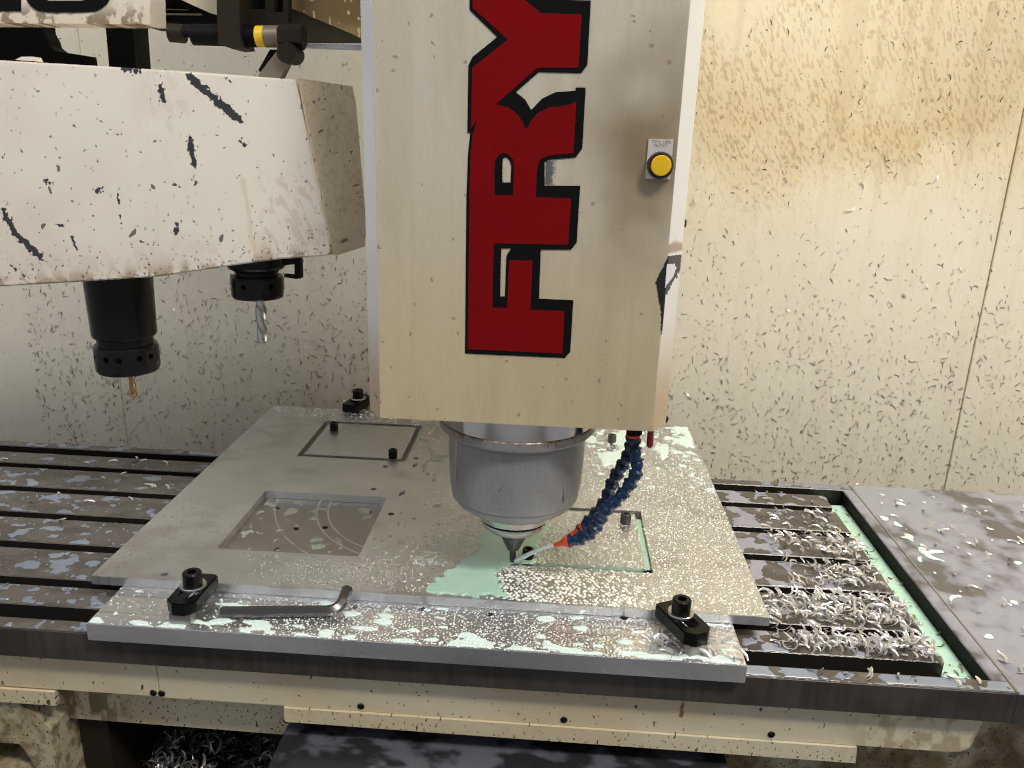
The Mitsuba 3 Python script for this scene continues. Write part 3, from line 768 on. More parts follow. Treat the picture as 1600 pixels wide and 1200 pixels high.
for a0, h0, h1 in ((-2.55, 0.105, 0.146), (-0.75, 0.093, 0.118)):
    rr = 0.0657 if h0 > 0.1 else 0.0649
    part(sp, 'witness_strip', bx(-0.0004, 0.0008, -0.0012, 0.0012, h0, h1).apply_translation((rr, 0, 0)).apply_transform(
        trimesh.transformations.rotation_matrix(a0, (0, 0, 1))).apply_translation((SX, SY, 0)), 'washer_steel')
part(sp, 'nose_collar', lathe([(0, 0.0560), (0.0370, 0.0560), (0.0378, 0.0575), (0.0425, 0.0654), (0.0420, 0.0659), (0, 0.0659)], (SX, SY, 0)), 'bright_steel', smooth=25)
part(sp, 'groove', lathe([(0, 0.0525), (0.0345, 0.0525), (0.0345, 0.0559), (0, 0.0559)], (SX, SY, 0)), 'slot_black', smooth=25)
part(sp, 'drive_ring', lathe([(0, 0.0430), (0.0290, 0.0430), (0.0325, 0.0470), (0.0340, 0.0500), (0.0332, 0.0524), (0, 0.0524)], (SX, SY, 0)), 'bright_steel', smooth=25)
cut_t = thing('milling_cutter', 'dark tapered tool holder with a slim end mill cutting into the plate', 'milling cutter')
part(cut_t, 'holder', lathe([(0, 0.0160), (0.0062, 0.0160), (0.0072, 0.0185), (0.0126, 0.0300), (0.0130, 0.0320), (0.0138, 0.0322), (0.0142, 0.0429), (0, 0.0429)], (SX, SY, 0)), 'tool_steel', smooth=25)


def twist(r, z0, z1, turns, n=60, lobes=2, depth=0.42, sides=40, point=0.0):
    zs = np.linspace(z0, z1, n)
    ang = np.linspace(0, 2 * math.pi, sides, endpoint=False)
    V = []
    for k, z in enumerate(zs):
        t = (z - z0) / (z1 - z0)
        ph = 2 * math.pi * turns * t
        rr = np.ones(sides) * r
        for l in range(lobes):
            d = (ang - ph - l * 2 * math.pi / lobes + math.pi) % (2 * math.pi) - math.pi
            rr *= 1 - depth * np.exp(-(d / (1.1 / lobes)) ** 2)
        if point and z - z0 < point:
            rr *= 0.08 + 0.92 * (z - z0) / point
        V.append(np.stack([rr * np.cos(ang), rr * np.sin(ang), np.full(sides, z)], 1))
    v = np.concatenate(V)
    f = []
    for i in range(n - 1):
        for j in range(sides):
            a, b, c, d = i * sides + j, i * sides + (j + 1) % sides, (i + 1) * sides + (j + 1) % sides, (i + 1) * sides + j
            f += [(a, b, c), (a, c, d)]
    v = np.vstack([v, [(0, 0, z0)], [(0, 0, z1)]])
    e = len(v)
    for j in range(sides):
        f.append((e - 2, (j + 1) % sides, j))
        f.append((e - 1, (n - 1) * sides + j, (n - 1) * sides + (j + 1) % sides))
    return trimesh.Trimesh(v, np.array(f), process=False)


part(cut_t, 'end_mill', twist(0.0033, -0.0090, 0.0162, -1.1).apply_translation((SX, SY, 0)), 'tool_steel', smooth=35)

# coolant hoses
fit = thing('hose_fitting', 'black and orange hose fitting under the right corner of the milling head', 'hose fitting')
F0 = [(0.5139, 0.1584)][0]
part(fit, 'block', cat(cyl((F0[0], 0.035, 0.172), (F0[0], 0.035, 0.186), 0.0095, 8), cyl((F0[0] + 0.0008, 0.035, 0.1615), (F0[0], 0.035, 0.1722), 0.0072, 24)), 'black_bracket', smooth=30)
part(fit, 'orange_seat', cyl((F0[0] + 0.0003, 0.035, 0.1585), (F0[0] + 0.0005, 0.035, 0.1618), 0.0060, 24), 'orange_plastic', smooth=30)
RR = [(0.5284, 0.1679), (0.5292, 0.1517)]
solo('red_rod', cat(cyl((RR[0][0], 0.03, 0.190), (RR[1][0], 0.03, RR[1][1] + 0.002), 0.0030, 16), trimesh.creation.icosphere(subdivisions=2, radius=0.0030).apply_translation((RR[1][0], 0.03, RR[1][1] + 0.002))),
     'red_rod', 'dark red rod hanging beside the hose fitting, under the milling head', 'rod', smooth=40)


def hose(label, path, tip, nseg):
    t = thing('coolant_hose', label, 'coolant hose', 'coolant hoses beside the spindle')
    q, L = spline(path, nseg * 8 + 1)
    for k in range(nseg):
        s = q[k * 8:k * 8 + 9]
        u = np.linspace(0, 1, 9)
        r = np.interp(u, [0, 0.18, 0.30, 0.62, 0.78, 0.9, 1.0], [0.0052, 0.0060, 0.0060, 0.0046, 0.0046, 0.0076, 0.0070])
        part(t, 'segment', tube(s + (s[1] - s[0]) * 0.02 * 0, r, 16), 'blue_plastic', smooth=50)
    e0, e1 = q[-1], np.array(tip)
    d = (e1 - e0) / np.linalg.norm(e1 - e0)
    Ln = np.linalg.norm(e1 - e0)
    nz_ = lathe([(0, -0.002), (0.0062, -0.002), (0.0064, 0.001), (0.0058, 0.003), (0.0030, Ln * 0.55), (0.0021, Ln), (0.0012, Ln), (0, Ln * 0.9)], n=24)
    nz_.apply_transform(trimesh.geometry.align_vectors((0, 0, 1), d))
    nz_.apply_translation(e0)
    part(t, 'nozzle', nz_, 'orange_plastic', smooth=35)
    return t


def at_depth(ys, xz):
    return [(x, y, z) for y, (x, z) in zip(ys, xz)]


p1 = [(F0[0] + 0.0003, 0.035, 0.1590)] + [([(0.5152, 0.1422)][0][0], 0.036, [(0.5152, 0.1422)][0][1])]
HA = [[(0.5171, 0.1422)][0], [(0.5187, 0.1312)][0], [(0.5139, 0.1166)][0], [(0.5032, 0.1002)][0], [(0.4917, 0.0864)][0], [(0.4866, 0.0731)][0], [(0.4774, 0.0582)][0], [(0.4608, 0.0489)][0]]
pa = at_depth((0.030, 0.026, 0.025, 0.024, 0.024, 0.026, 0.030, 0.034), HA)
TIPA = [(0.4476, 0.0394)][0]
hose('nearer blue jointed coolant hose, its orange nozzle spraying at the cutter', [(F0[0] + 0.0024, 0.033, 0.1585)] + pa, (TIPA[0], 0.041, TIPA[1]), 12)
HB = [[(0.5093, 0.1282)][0], [(0.5003, 0.1056)][0], [(0.4946, 0.0835)][0], [(0.4845, 0.0659)][0], [(0.4735, 0.0498)][0]]
pb = at_depth((0.047, 0.052, 0.055, 0.056, 0.056), HB)
TIPB = [(0.4625, 0.0435)][0]
hose('farther blue jointed coolant hose, its orange nozzle half hidden', [(F0[0] - 0.0012, 0.040, 0.1585)] + pb, (TIPB[0], 0.056, TIPB[1]), 10)
JE = (SX + 0.0035, SY - 0.003, 0.003)
jq, _ = spline([(TIPA[0], 0.041, TIPA[1]), ((TIPA[0] + JE[0]) / 2, (0.041 + JE[1]) / 2, (TIPA[1] + JE[2]) / 2 + 0.0022), JE], 24)
solo('coolant_jet', tube(jq, np.linspace(0.0015, 0.0026, 24), 10), 'pale_coolant', 'pale jet of coolant from the orange nozzle to the cutter', 'coolant jet', smooth=True)

# ------------------------------------------------------------------ tool changer
tc = thing('tool_changer', 'chipped cream tool changer cover with black scars, at the left', 'tool changer')
DP = [(-0.1668, 0.4756), (-0.072, 0.47), (-0.0011, 0.4681), (0.1041, 0.465), (0.1965, 0.4611), (0.2254, 0.3078), (0.2131, 0.3049), (0.176, 0.301), (0.1322, 0.2937), (0.0878, 0.2852), (0.0494, 0.2786), (-0.0409, 0.2692), (-0.1064, 0.2627), (-0.2128, 0.2537)]
front = poly(DP)
part(tc, 'front_cover', cat(exy(front.buffer(-0.0015, join_style=2), 0.085, 0.0865), exy(front, 0.0864, 0.240)), 'drum_paint')
FL0 = [(0.1985, 0.4624), (0.2024, 0.4475), (0.2204, 0.3102), (0.2264, 0.3056)]
FL1 = [(0.2377, 0.3062), (0.2386, 0.3421), (0.2323, 0.4423), (0.2291, 0.4602)]
fp = np.array([(x, 0.088, z) for x, z in FL0] + [(x, 0.150, z) for x, z in FL1])
part(tc, 'side_flap', trimesh.convex.convex_hull(np.vstack([fp, fp + (0.0015, 0.006, 0)])), 'flap_paint', label='stained cream flap angled back beside the milling head')
TP = [(-0.06, 0.4708), (-0.0536, 0.4736), (-0.0429, 0.4739), (-0.0411, 0.4702)]
part(tc, 'top_tab', exy(poly(TP), 0.088, 0.10), 'drum_paint')
LK = [(0.1657, 0.296), (0.184, 0.2993), (0.1835, 0.2776), (0.179, 0.2768), (0.1667, 0.2782), (0.1669, 0.2808), (0.1772, 0.2799), (0.1778, 0.2914), (0.1654, 0.2897)]
part(tc, 'latch', exy(poly(LK), 0.116, 0.124), 'black_bracket')


def chuck(label, x, y, prof, nut, holes_z, flat_z):
    t = thing('collet_chuck', label, 'collet chuck', None)
    part(t, 'body', lathe(prof, (x, y, 0), 64), 'black_oxide', smooth=25)
    r, z0, z1 = nut
    b = mani(lathe([(0, z0), (r * 0.94, z0), (r * 0.985, z0 + 0.002), (r, z0 + 0.004), (r, z1 - 0.003), (r * 0.96, z1), (0, z1)], (x, y, 0), 64))
    for k in range(6):
        a = k * math.pi / 3 + 0.25
        fl = bx(r * 0.945, r * 1.2, -r * 0.30, r * 0.30, z0 - 0.001, flat_z)
        fl.apply_transform(trimesh.transformations.rotation_matrix(a, (0, 0, 1))).apply_translation((x, y, 0))
        b = b - mani(fl)
        for da in (0.0, 0.42):
            h = cyl((r * 0.8, 0, holes_z), (r * 1.2, 0, holes_z), r * 0.105, 16)
            h.apply_transform(trimesh.transformations.rotation_matrix(a + da + 0.1, (0, 0, 1))).apply_translation((x, y, 0))
            if da == 0 or r > 0.03:
                b = b - mani(h)
    part(t, 'nut', tm(b), 'black_nut', smooth=25)
    return t


CY = 0.145
L1 = [(-0.0175, 0.2609), (-0.0179, 0.2163), (-0.0186, 0.1981), (-0.0191, 0.1874), (-0.0201, 0.1666), (-0.0174, 0.153), (-0.0182, 0.1332)]
R1c = [(0.1316, 0.2903), (0.1307, 0.2771), (0.1299, 0.2737), (0.1295, 0.2684), (0.1281, 0.2468), (0.1307, 0.2442), (0.1299, 0.2001)]
LX, RX = L1[4][0], R1c[4][0]
zb = 0.2028
chuck('tall black collet chuck hanging left, holding a short gold drill', LX, CY, [(0, 0.1938), (0.028, 0.1938), (0.028, zb), (0.0308, zb + 0.0005), (0.0322, zb + 0.0025), (0.0342, 0.30), (0.0360, 0.301), (0.0360, 0.33), (0, 0.33)],
      (0.0322, 0.1650, 0.1940), 0.1835, 0.1765)
chuck('short black collet chuck hanging beside the milling head, holding a bright drill', RX, CY, [(0, 0.2730), (0.0215, 0.2730), (0.0220, 0.2785), (0.0275, 0.2815), (0.0290, 0.2840), (0.0290, 0.33), (0, 0.33)],
      (0.0268, 0.2513, 0.2735), 0.2655, 0.2595)
zt = 0.1652
solo('drill_bit', twist(0.0035, zt - 0.0330, zt, -1.5, point=0.0025).apply_translation((-0.0180, CY, 0)), 'drill_gold', 'short gold drill in the tall black chuck', 'drill', smooth=35)
zt = 0.2515
solo('drill_bit', twist(0.0060, zt - 0.0514, zt, -1.1, point=0.003, depth=0.5).apply_translation((RX + 0.002, CY, 0)), 'drill_steel', 'long bright twist drill in the short black chuck', 'drill', smooth=35)

sg = thing('sign_panel', 'cream panel cut off by the top edge, with the lower ends of black letters', 'machine cover')
part(sg, 'panel', exy(poly([(-0.1605, 0.566), (0.0675, 0.5703), (0.0628, 0.5046), (-0.0771, 0.5023), (-0.174, 0.5006)]), 0.10, 0.13), 'drum_paint')
part(sg, 'letter', exy(poly([(-0.1014, 0.5671), (-0.0469, 0.5682), (-0.0557, 0.5124), (-0.1115, 0.5116)]), 0.0990, 0.1002), 'black_vinyl')
Oo = poly([(-0.0428, 0.5682), (0.0359, 0.5697), (0.0296, 0.5268), (0.0253, 0.5205), (0.0188, 0.5162), (0.0127, 0.5139), (0.0019, 0.5129), (-0.0308, 0.5121), (-0.0395, 0.5133), (-0.045, 0.5163), (-0.0484, 0.5209), (-0.0492, 0.5272)])
Oi = poly([(-0.0277, 0.5685), (0.0186, 0.5694), (0.0132, 0.5275), (0.008, 0.5235), (0.002, 0.5225), (-0.0276, 0.5218), (-0.0322, 0.5229), (-0.034, 0.5265)])
part(sg, 'letter', exy(Oo.difference(Oi), 0.0990, 0.1002), 'black_vinyl')
ar = thing('changer_arm', 'black steel arm and bracket behind the cream panel at the top left', 'machine arm')
part(ar, 'plate', exy(poly([(-0.1954, 0.5103), (-0.0744, 0.5131), (-0.0748, 0.5017), (-0.0713, 0.4948), (-0.0702, 0.489), (-0.0644, 0.4845), (-0.0357, 0.4812), (-0.0355, 0.4677), (-0.2047, 0.4632)]), 0.16, 0.18), 'black_bracket')
part(ar, 'post', exy(poly([(-0.0169, 0.5215), (0.0108, 0.5221), (0.0094, 0.4696), (-0.0182, 0.4689)]), 0.17, 0.20), 'black_bracket')
part(ar, 'carriage', exy(poly([(0.0334, 0.5799), (0.1137, 0.5814), (0.1082, 0.5122), (0.0255, 0.5092)]), 0.15, 0.20), 'black_bracket')
for rl in ([(0.0398, 0.5233), (0.0777, 0.5236), (0.0776, 0.5228), (0.0398, 0.5225)], [(0.0394, 0.5195), (0.0909, 0.5201), (0.0908, 0.5187), (0.0393, 0.5181)]):
    part(ar, 'rail', exy(poly(rl), 0.146, 0.1502), 'dirty_steel')
part(ar, 'gusset', exy(poly([(0.0625, 0.5357), (0.1158, 0.5636), (0.1122, 0.5177), (0.1025, 0.5197)]), 0.138, 0.1495), 'apron_paint')
part(ar, 'bracket', exy(poly([(0.1247, 0.575), (0.1467, 0.5754), (0.142, 0.4995), (0.1441, 0.4871), (0.1344, 0.4863), (0.1215, 0.4903)]), 0.105, 0.135), 'brown_bracket')
hb = poly([(0.1428, 0.5778), (0.1832, 0.5786), (0.1783, 0.5088), (0.1384, 0.5067)]).difference(poly([(0.1416, 0.5778), (0.161, 0.5781), (0.1576, 0.5234), (0.1378, 0.523)])).difference(poly([(0.1692, 0.5783), (0.1774, 0.5784), (0.1742, 0.5211), (0.1658, 0.5209)]))
part(ar, 'bracket', exy(hb, 0.13, 0.14), 'brown_bracket')
part(ar, 'backplate', exy(poly([(0.1298, 0.5837), (0.1754, 0.5845), (0.1718, 0.5161), (0.125, 0.515)]), 0.155, 0.16), 'black_bracket')
sa = thing('shock_absorber', 'black shock absorber with a yellow band, pointing left at the top', 'shock absorber')


def cyx(pxs, r, y=0.118, dz=0.0):
    return None


SA = [(0.0719, 0.4999), (0.0851, 0.4992), (0.0934, 0.4988), (0.1222, 0.499), (0.1413, 0.4989), (0.1532, 0.4987), (0.161, 0.4989), (0.1747, 0.4992), (0.1966, 0.4992)]


def seg(i, j, r, n=24):
    return cyl((SA[i][0], 0.118, SA[i][1]), (SA[j][0], 0.118, SA[j][1]), r, n)


part(sa, 'knob', seg(0, 1, 0.0082), 'brown_bracket', smooth=30)
part(sa, 'rod', seg(1, 2, 0.0028), 'black_bracket', smooth=30)
part(sa, 'body', seg(2, 4, 0.0092), 'black_bracket', smooth=30)
th = [seg(4, 5, 0.0088)] + [cyl((SA[4][0] + (SA[5][0] - SA[4][0]) * (k + 0.3) / 7, 0.118, SA[4][1]), (SA[4][0] + (SA[5][0] - SA[4][0]) * (k + 0.75) / 7, 0.118, SA[4][1]), 0.0095, 24) for k in range(7)]
part(sa, 'thread', cat(*th), 'black_bracket', smooth=30)
part(sa, 'yellow_band', seg(5, 6, 0.0091), 'yellow_band', smooth=30)
part(sa, 'collar', seg(6, 7, 0.0095), 'dirty_steel', smooth=30)
part(sa, 'hex_head', seg(7, 8, 0.0110, 6), 'brown_bracket')
lk = thing('link_arm', 'small dirty steel link slanting down from the shock absorber to the cover', 'link')
LA = [(0.1812, 0.4831), (0.1579, 0.4617)]
LB = [(0.1863, 0.4897)][0]
part(lk, 'bar', exy(poly([(0.177, 0.4878), (0.1836, 0.4794), (0.1833, 0.474), (0.1768, 0.463), (0.1541, 0.4624), (0.1745, 0.4856)]).convex_hull, 0.106, 0.118), 'dirty_steel')
part(lk, 'bar', exy(poly([(0.1632, 0.4882), (0.1717, 0.4884), (0.154, 0.4669), (0.1512, 0.4702)]), 0.121, 0.126), 'black_bracket', label='dark rear bar')
part(lk, 'knuckle', cyl((LA[0][0] + 0.004, 0.100, LA[0][1] + 0.001), (LA[0][0] + 0.004, 0.126, LA[0][1] + 0.001), 0.0088, 24), 'brown_bracket', smooth=30)
part(lk, 'neck', cyl((LB[0], 0.118, LB[1] - 0.004), (LB[0], 0.118, LB[1] + 0.006), 0.0045, 16), 'brown_bracket', smooth=30)
gp = thing('guard_panel', 'brown grimy guard panel at the top, between the bracket and the milling head', 'guard panel')
part(gp, 'lit_plate', exy(poly([(0.1696, 0.5824), (0.25, 0.5839), (0.2481, 0.4994), (0.2317, 0.5068), (0.1715, 0.5287)]), 0.15, 0.155), 'lit_gold_grime', label='gold brown greasy plate')
part(gp, 'back_plate', exy(poly([(0.1507, 0.5861), (0.2454, 0.5879), (0.2434, 0.5008), (0.1746, 0.4991), (0.1523, 0.5083)]), 0.17, 0.175), 'shaded_green_grime', label='shaded greenish brown plate')
part(gp, 'edge_strip', exy(poly([(0.1743, 0.498), (0.2445, 0.4986), (0.2444, 0.4943), (0.1741, 0.4951)]), 0.165, 0.18), 'pale_strip', label='pale bluish edge strip')

# ------------------------------------------------------------------ liquids
def on_lands(y, bands):
    d = np.full_like(y, -1.0)
    for a, b in bands:
        d = np.maximum(d, np.minimum(y - a - 0.001, b - 0.001 - y))
    return d


def left_film(x, y):
    f = gn(x, y, 0.012, 1, 1.4) + 0.35 * gn(x, y, 0.005, 2) - 1.15 + 0.5 * np.clip((0.0 - x) / 0.3, -0.4, 1)
    small = gn(x, y, 0.0040, 6) - 2.05
    return np.minimum(np.maximum(f, small), on_lands(y, lands) * 200)


solo('coolant_film', film(lambda x, y: np.where(x > 0.14, -1, left_film(x, y)), -0.42, 0.15, -0.0139, 0.3415, 0.0010, TBL, 0.0006, 2.0), 'blue_coolant',
     'pale blue coolant puddles and drops on the slotted table, left of the plate', None, smooth=True, kind='stuff')


def right_film(x, y):
    f = gn(x, y, 0.015, 11) + 0.3 * gn(x, y, 0.005, 12) - 0.25 + 0.8 * np.clip((0.72 - x) / 0.05, -1.2, 0.6) - 0.9 * np.clip((0.11 - y) / 0.05, 0, 1)
    return np.minimum(f, on_lands(y, lands) * 200)


solo('coolant_film', film(lambda x, y: np.where(x < 0.60, -1, right_film(x, y)), 0.60, 0.806, -0.0139, 0.3415, 0.0010, TBL, 0.0005, 2.0), 'lilac_coolant',
     'lilac blue coolant film on the slotted table between the plate and the chips', None, smooth=True, kind='stuff')


def rim_film(x, y):
    f = gn(x, y, 0.016, 21) + 0.3 * gn(x, y, 0.005, 22) - 0.15 + 0.5 * (x > 0.6)
    return np.minimum(f, np.minimum(y + 0.0505, -0.0372 - y) * 300)


solo('coolant_film', film(rim_film, -0.40, 0.850, -0.052, -0.036, 0.0010, TBL + 0.0006, 0.0005, 2.0), 'blue_coolant', 'pale blue coolant film along the front rim of the table', None, smooth=True, kind='stuff')


def back_film(x, y):
    f = gn(x, y, 0.016, 25) + 0.3 * gn(x, y, 0.005, 26) - 0.2
    return np.minimum(f, np.minimum(y - 0.3642, 0.3772 - y) * 300)


solo('coolant_film', film(back_film, -0.42, 0.850, 0.363, 0.379, 0.0012, TBL, 0.0005, 2.0), 'blue_coolant', 'pale blue coolant film along the back rim of the table', None, smooth=True, kind='stuff')


def end_spots(x, y):
    f = gn(x, y, 0.011, 35) + 0.5 * gn(x, y, 0.028, 36) - 2.1
    return np.minimum(f, np.minimum(np.minimum(x - 0.858, 1.2 - x), np.minimum(y + 0.048, 0.36 - y)) * 200)


solo('coolant_film', film(end_spots, 0.85, 1.2, -0.052, 0.37, 0.0012, TBL + 0.0012, 0.0008, 1.0), 'pale_coolant', 'pale mint spots of thicker coolant on the end plate', None, smooth=True, kind='stuff')

CL = np.array([A[0], A[2]])


def fix_film(x, y):
    f = gn(x, y, 0.0080, 41, 2.0) + 0.35 * gn(x, y, 0.020, 42) - 0.95 + 0.9 * np.clip((-0.046 - y) / 0.008, -0.8, 1) + 0.9 * np.exp(-((y + 0.020) / 0.0022) ** 2) + 0.3 * np.clip((x - 0.15) / 0.1, -1, 0)
    small = gn(x, y, 0.0032, 46) - 2.0
    return np.minimum(np.maximum(f, small), np.minimum(np.minimum(x - FX0 - 0.0015, FX1 - 0.0015 - x), np.minimum(y - FY0 - 0.0015, -0.003 - y)) * 300)


solo('coolant_film', film(fix_film, 0.03, 0.618, -0.0625, -0.002, 0.0008, FIX, 0.0007, 2.0), 'pale_coolant', 'white and mint coolant puddles along the front of the fixture plate', None, smooth=True, kind='stuff')
PUD = [(0.3226, 0.0055), (0.3304, 0.0224), (0.3367, 0.0398), (0.3435, 0.0554), (0.3556, 0.0749), (0.3682, 0.0816), (0.3701, 0.1037), (0.3626, 0.1229), (0.3858, 0.1497), (0.443, 0.1676), (0.4387, 0.132), (0.4265, 0.0966), (0.4298, 0.0783), (0.4092, 0.0681), (0.3989, 0.0644), (0.3906, 0.0533), (0.3931, 0.0378), (0.3993, 0.0232), (0.4042, 0.0057), (0.3663, 0.0048)]
PUD2 = [(0.4155, 0.1007), (0.4294, 0.0915), (0.4285, 0.0781), (0.409, 0.0707), (0.4044, 0.0806)]


def pud_field(x, y):
    f = np.maximum(blob(x, y, PUD), blob(x, y, PUD2)) + 0.008 * (0.22 * gn(x, y, 0.008, 51) + 0.12 * gn(x, y, 0.003, 52))
    return np.where((y < 0.0018), -1, f)


solo('coolant_puddle', film(pud_field, 0.30, 0.47, 0.0, 0.19, 0.0011, 0.0003, 0.0011, 250), 'mint_coolant', 'mint green coolant puddle on the plate at the foot of the cutter', 'coolant puddle', smooth=True)
BP = [[(0.6137, 0.5003), (0.6484, 0.5054), (0.646, 0.421), (0.6251, 0.428), (0.6052, 0.4611), (0.6268, 0.4537), (0.6398, 0.466)], [(0.5223, 0.4286), (0.5498, 0.4911), (0.5651, 0.4767), (0.5549, 0.4332), (0.5422, 0.3487), (0.5108, 0.34), (0.503, 0.382), (0.5292, 0.3904), (0.541, 0.4064)], [(0.5938, 0.4261), (0.6081, 0.4306), (0.6065, 0.3963), (0.5924, 0.3666), (0.5902, 0.394)], [(0.4877, 0.4496), (0.5009, 0.4515), (0.5081, 0.4216), (0.4897, 0.419)]]


def backr(x, y):
    f = np.full_like(x, -1.0)
    for b in BP:
        f = np.maximum(f, blob(x, y, b) + 0.0012 * gn(x, y, 0.008, 61))
    w = np.clip((x - 0.49) / 0.05, 0, 1) * np.clip((y - 0.24) / 0.12, 0, 1)
    f2 = (gn(x, y, 0.0095, 62) + 0.4 * gn(x, y, 0.004, 63) - 2.2 + 1.35 * w) * 0.004
    f2 = np.where(w > 0.02, f2, -1)
    edge = np.minimum(np.minimum(0.648 - x, 0.508 - y), np.minimum(x, y))
    return np.minimum(np.maximum(f, f2), edge)


solo('coolant_film', film(backr, 0.46, 0.65, 0.20, 0.51, 0.0013, 0.0003, 0.0009, 300), 'pale_coolant', 'white and mint puddles on the back right corner of the plate', None, smooth=True, kind='stuff')
MP = [[(0.2512, 0.4532), (0.2596, 0.4489), (0.2536, 0.4161), (0.2668, 0.3926), (0.2516, 0.4005), (0.2454, 0.4254)], [(0.2673, 0.378), (0.2871, 0.3431), (0.3008, 0.345), (0.2954, 0.3219), (0.2796, 0.3241), (0.2784, 0.2898), (0.2952, 0.2677), (0.2758, 0.2853), (0.2716, 0.31), (0.2792, 0.3375)], [(0.2901, 0.279), (0.2952, 0.2838), (0.2969, 0.2561), (0.2932, 0.2595)]]


def midl(x, y):
    f = np.full_like(x, -1.0)
    for b in MP:
        f = np.maximum(f, blob(x, y, b) + 0.0008 * gn(x, y, 0.006, 71))
    w = np.clip((x - 0.20) / 0.06, 0, 1) * np.clip((0.33 - x) / 0.05, 0, 1) * np.clip((0.20 - y) / 0.05, 0, 1)
    f2 = (gn(x, y, 0.0075, 72) + 0.3 * gn(x, y, 0.003, 73) - 2.2 + 0.6 * w) * 0.004
    pk = (x > PKT[0] - 0.002) & (x < PKT[1] + 0.002) & (y > PKT[2] - 0.002) & (y < PKT[3] + 0.002)
    f = np.maximum(f, np.where(w > 0.02, f2, -1))
    return np.where(pk, -1, f)


solo('coolant_film', film(midl, 0.20, 0.36, 0.002, 0.50, 0.0013, 0.0003, 0.0007, 300), 'thin_coolant', 'thin greenish coolant runs on the plate, left of the spindle', None, smooth=True, kind='stuff')


def pocket(x, y):
    f = (gn(x, y, 0.012, 81) + 0.35 * gn(x, y, 0.004, 82) - 1.25) * 0.03
    return np.minimum(f, np.minimum(np.minimum(x - PKT[0] - 0.004, PKT[1] - 0.004 - x), np.minimum(y - PKT[2] - 0.003, PKT[3] - 0.004 - y)) * 30)


solo('coolant_film', film(pocket, 0.097, 0.247, 0.065, 0.208, 0.0012, FIX, 0.0005), 'thin_coolant', 'greenish coolant patches on the floor of the square opening', None, smooth=True, kind='stuff')

def groove(x, y):
    s_ = SQ[1]
    inner = np.minimum(np.minimum(x - s_[0] - G + 0.0004, s_[1] - G + 0.0004 - x), np.minimum(y - s_[2] - G + 0.0004, s_[3] - G + 0.0004 - y))
    outer = np.minimum(np.minimum(x - s_[0], s_[1] - x), np.minimum(y - s_[2], s_[3] - y)) + 0.0004
    wet = nz(x, y, 0.02, 91) - 0.28 - 0.5 * np.clip((y - 0.16) / 0.05, 0, 1)
    return np.minimum(np.minimum(outer, -inner), wet * 0.05)


solo('coolant_film', film(groove, 0.398, 0.551, 0.065, 0.209, 0.0008, -0.0042, 0.0006, 600), 'mint_coolant', 'mint coolant standing in the groove cut round the square under the hoses', None, smooth=True, kind='stuff')

# droplets: domes of liquid scattered over the plate
rng = np.random.default_rng(7)
gr = poly(PUD).buffer(0.001)
avoid = unary_union([poly(PUD).buffer(0.0005), rsq(*PKT, 0.004)] + [rsq(*s, 0.003).difference(rsq(s[0] + G, s[1] - G, s[2] + G, s[3] - G, 0.001)) for s in SQ])


def domes(x, y, r, h, z0, ecc, ang, sides=7):
    n = len(x)
    k = np.arange(sides) * 2 * math.pi / sides
    rings = [(1.0, -0.15), (0.86, 0.45), (0.5, 0.86)]
    V = []
    wob = 1 + 0.22 * (rng.random((n, sides)) - 0.5)
    ca, sa_ = np.cos(ang)[:, None], np.sin(ang)[:, None]
    for f, hh in rings:
        a = r[:, None] * f * np.cos(k)[None] * wob * ecc[:, None]
        b = r[:, None] * f * np.sin(k)[None] * wob / ecc[:, None]
        V.append(np.stack([x[:, None] + a * ca - b * sa_, y[:, None] + a * sa_ + b * ca, np.broadcast_to(z0 + hh * h[:, None], (n, sides))], -1))
    V.append(np.stack([x, y, z0 + h], -1)[:, None, :])
    v = np.concatenate(V, 1)
    per = 3 * sides + 1
    f = []
    for i in range(2):
        for j in range(sides):
            a, b, c, d = i * sides + j, i * sides + (j + 1) % sides, (i + 1) * sides + (j + 1) % sides, (i + 1) * sides + j
            f += [(a, b, c), (a, c, d)]
    for j in range(sides):
        f.append((2 * sides + j, 2 * sides + (j + 1) % sides, 3 * sides))
    f = np.array(f)
    F = (f[None] + (np.arange(n) * per)[:, None, None]).reshape(-1, 3)
    return trimesh.Trimesh(v.reshape(-1, 3), F, process=False)


def scatter(x0, x1, y0, y1, cell, keep, rk, z0=0.0, jitter=0.75, hk=0.5):
    import shapely
    xs, ys = np.arange(x0, x1, cell), np.arange(y0, y1, cell * 0.87)
    gx, gy = np.meshgrid(xs, ys)
    gx = gx + (np.arange(len(ys)) % 2)[:, None] * cell / 2
    x = (gx + (rng.random(gx.shape) - 0.5) * cell * jitter).ravel()
    y = (gy + (rng.random(gx.shape) - 0.5) * cell * jitter).ravel()
    p = keep(x, y)
    ok = rng.random(len(x)) < p
    if z0 == 0.0:
        ok &= ~shapely.contains(avoid, shapely.points(x, y))
    x, y = x[ok], y[ok]
    r = cell * rk * (0.55 + 0.6 * rng.random(len(x)))
    return domes(x, y, r, r * hk, np.float64(z0) if np.isscalar(z0) else z0, 0.85 + 0.4 * rng.random(len(x)), rng.random(len(x)) * 6.28)


DIST = lambda x, y: np.hypot(x - SX, y - 0.06)


def k_big(x, y):       # crowded cells of liquid round the cutter
    d = DIST(x, y)
    return np.clip(1.5 - d / 0.095, 0, 1) * (y < 0.235) * (x > 0.30)


def k_mid(x, y):
    d = DIST(x, y)
    w = np.clip((d - 0.07) / 0.05, 0, 1) * np.clip((x - 0.29) / 0.05, 0, 1)
    return w * np.clip(1.15 - np.clip(y - 0.25, 0, 1) / 0.25, 0.35, 1) * 0.9


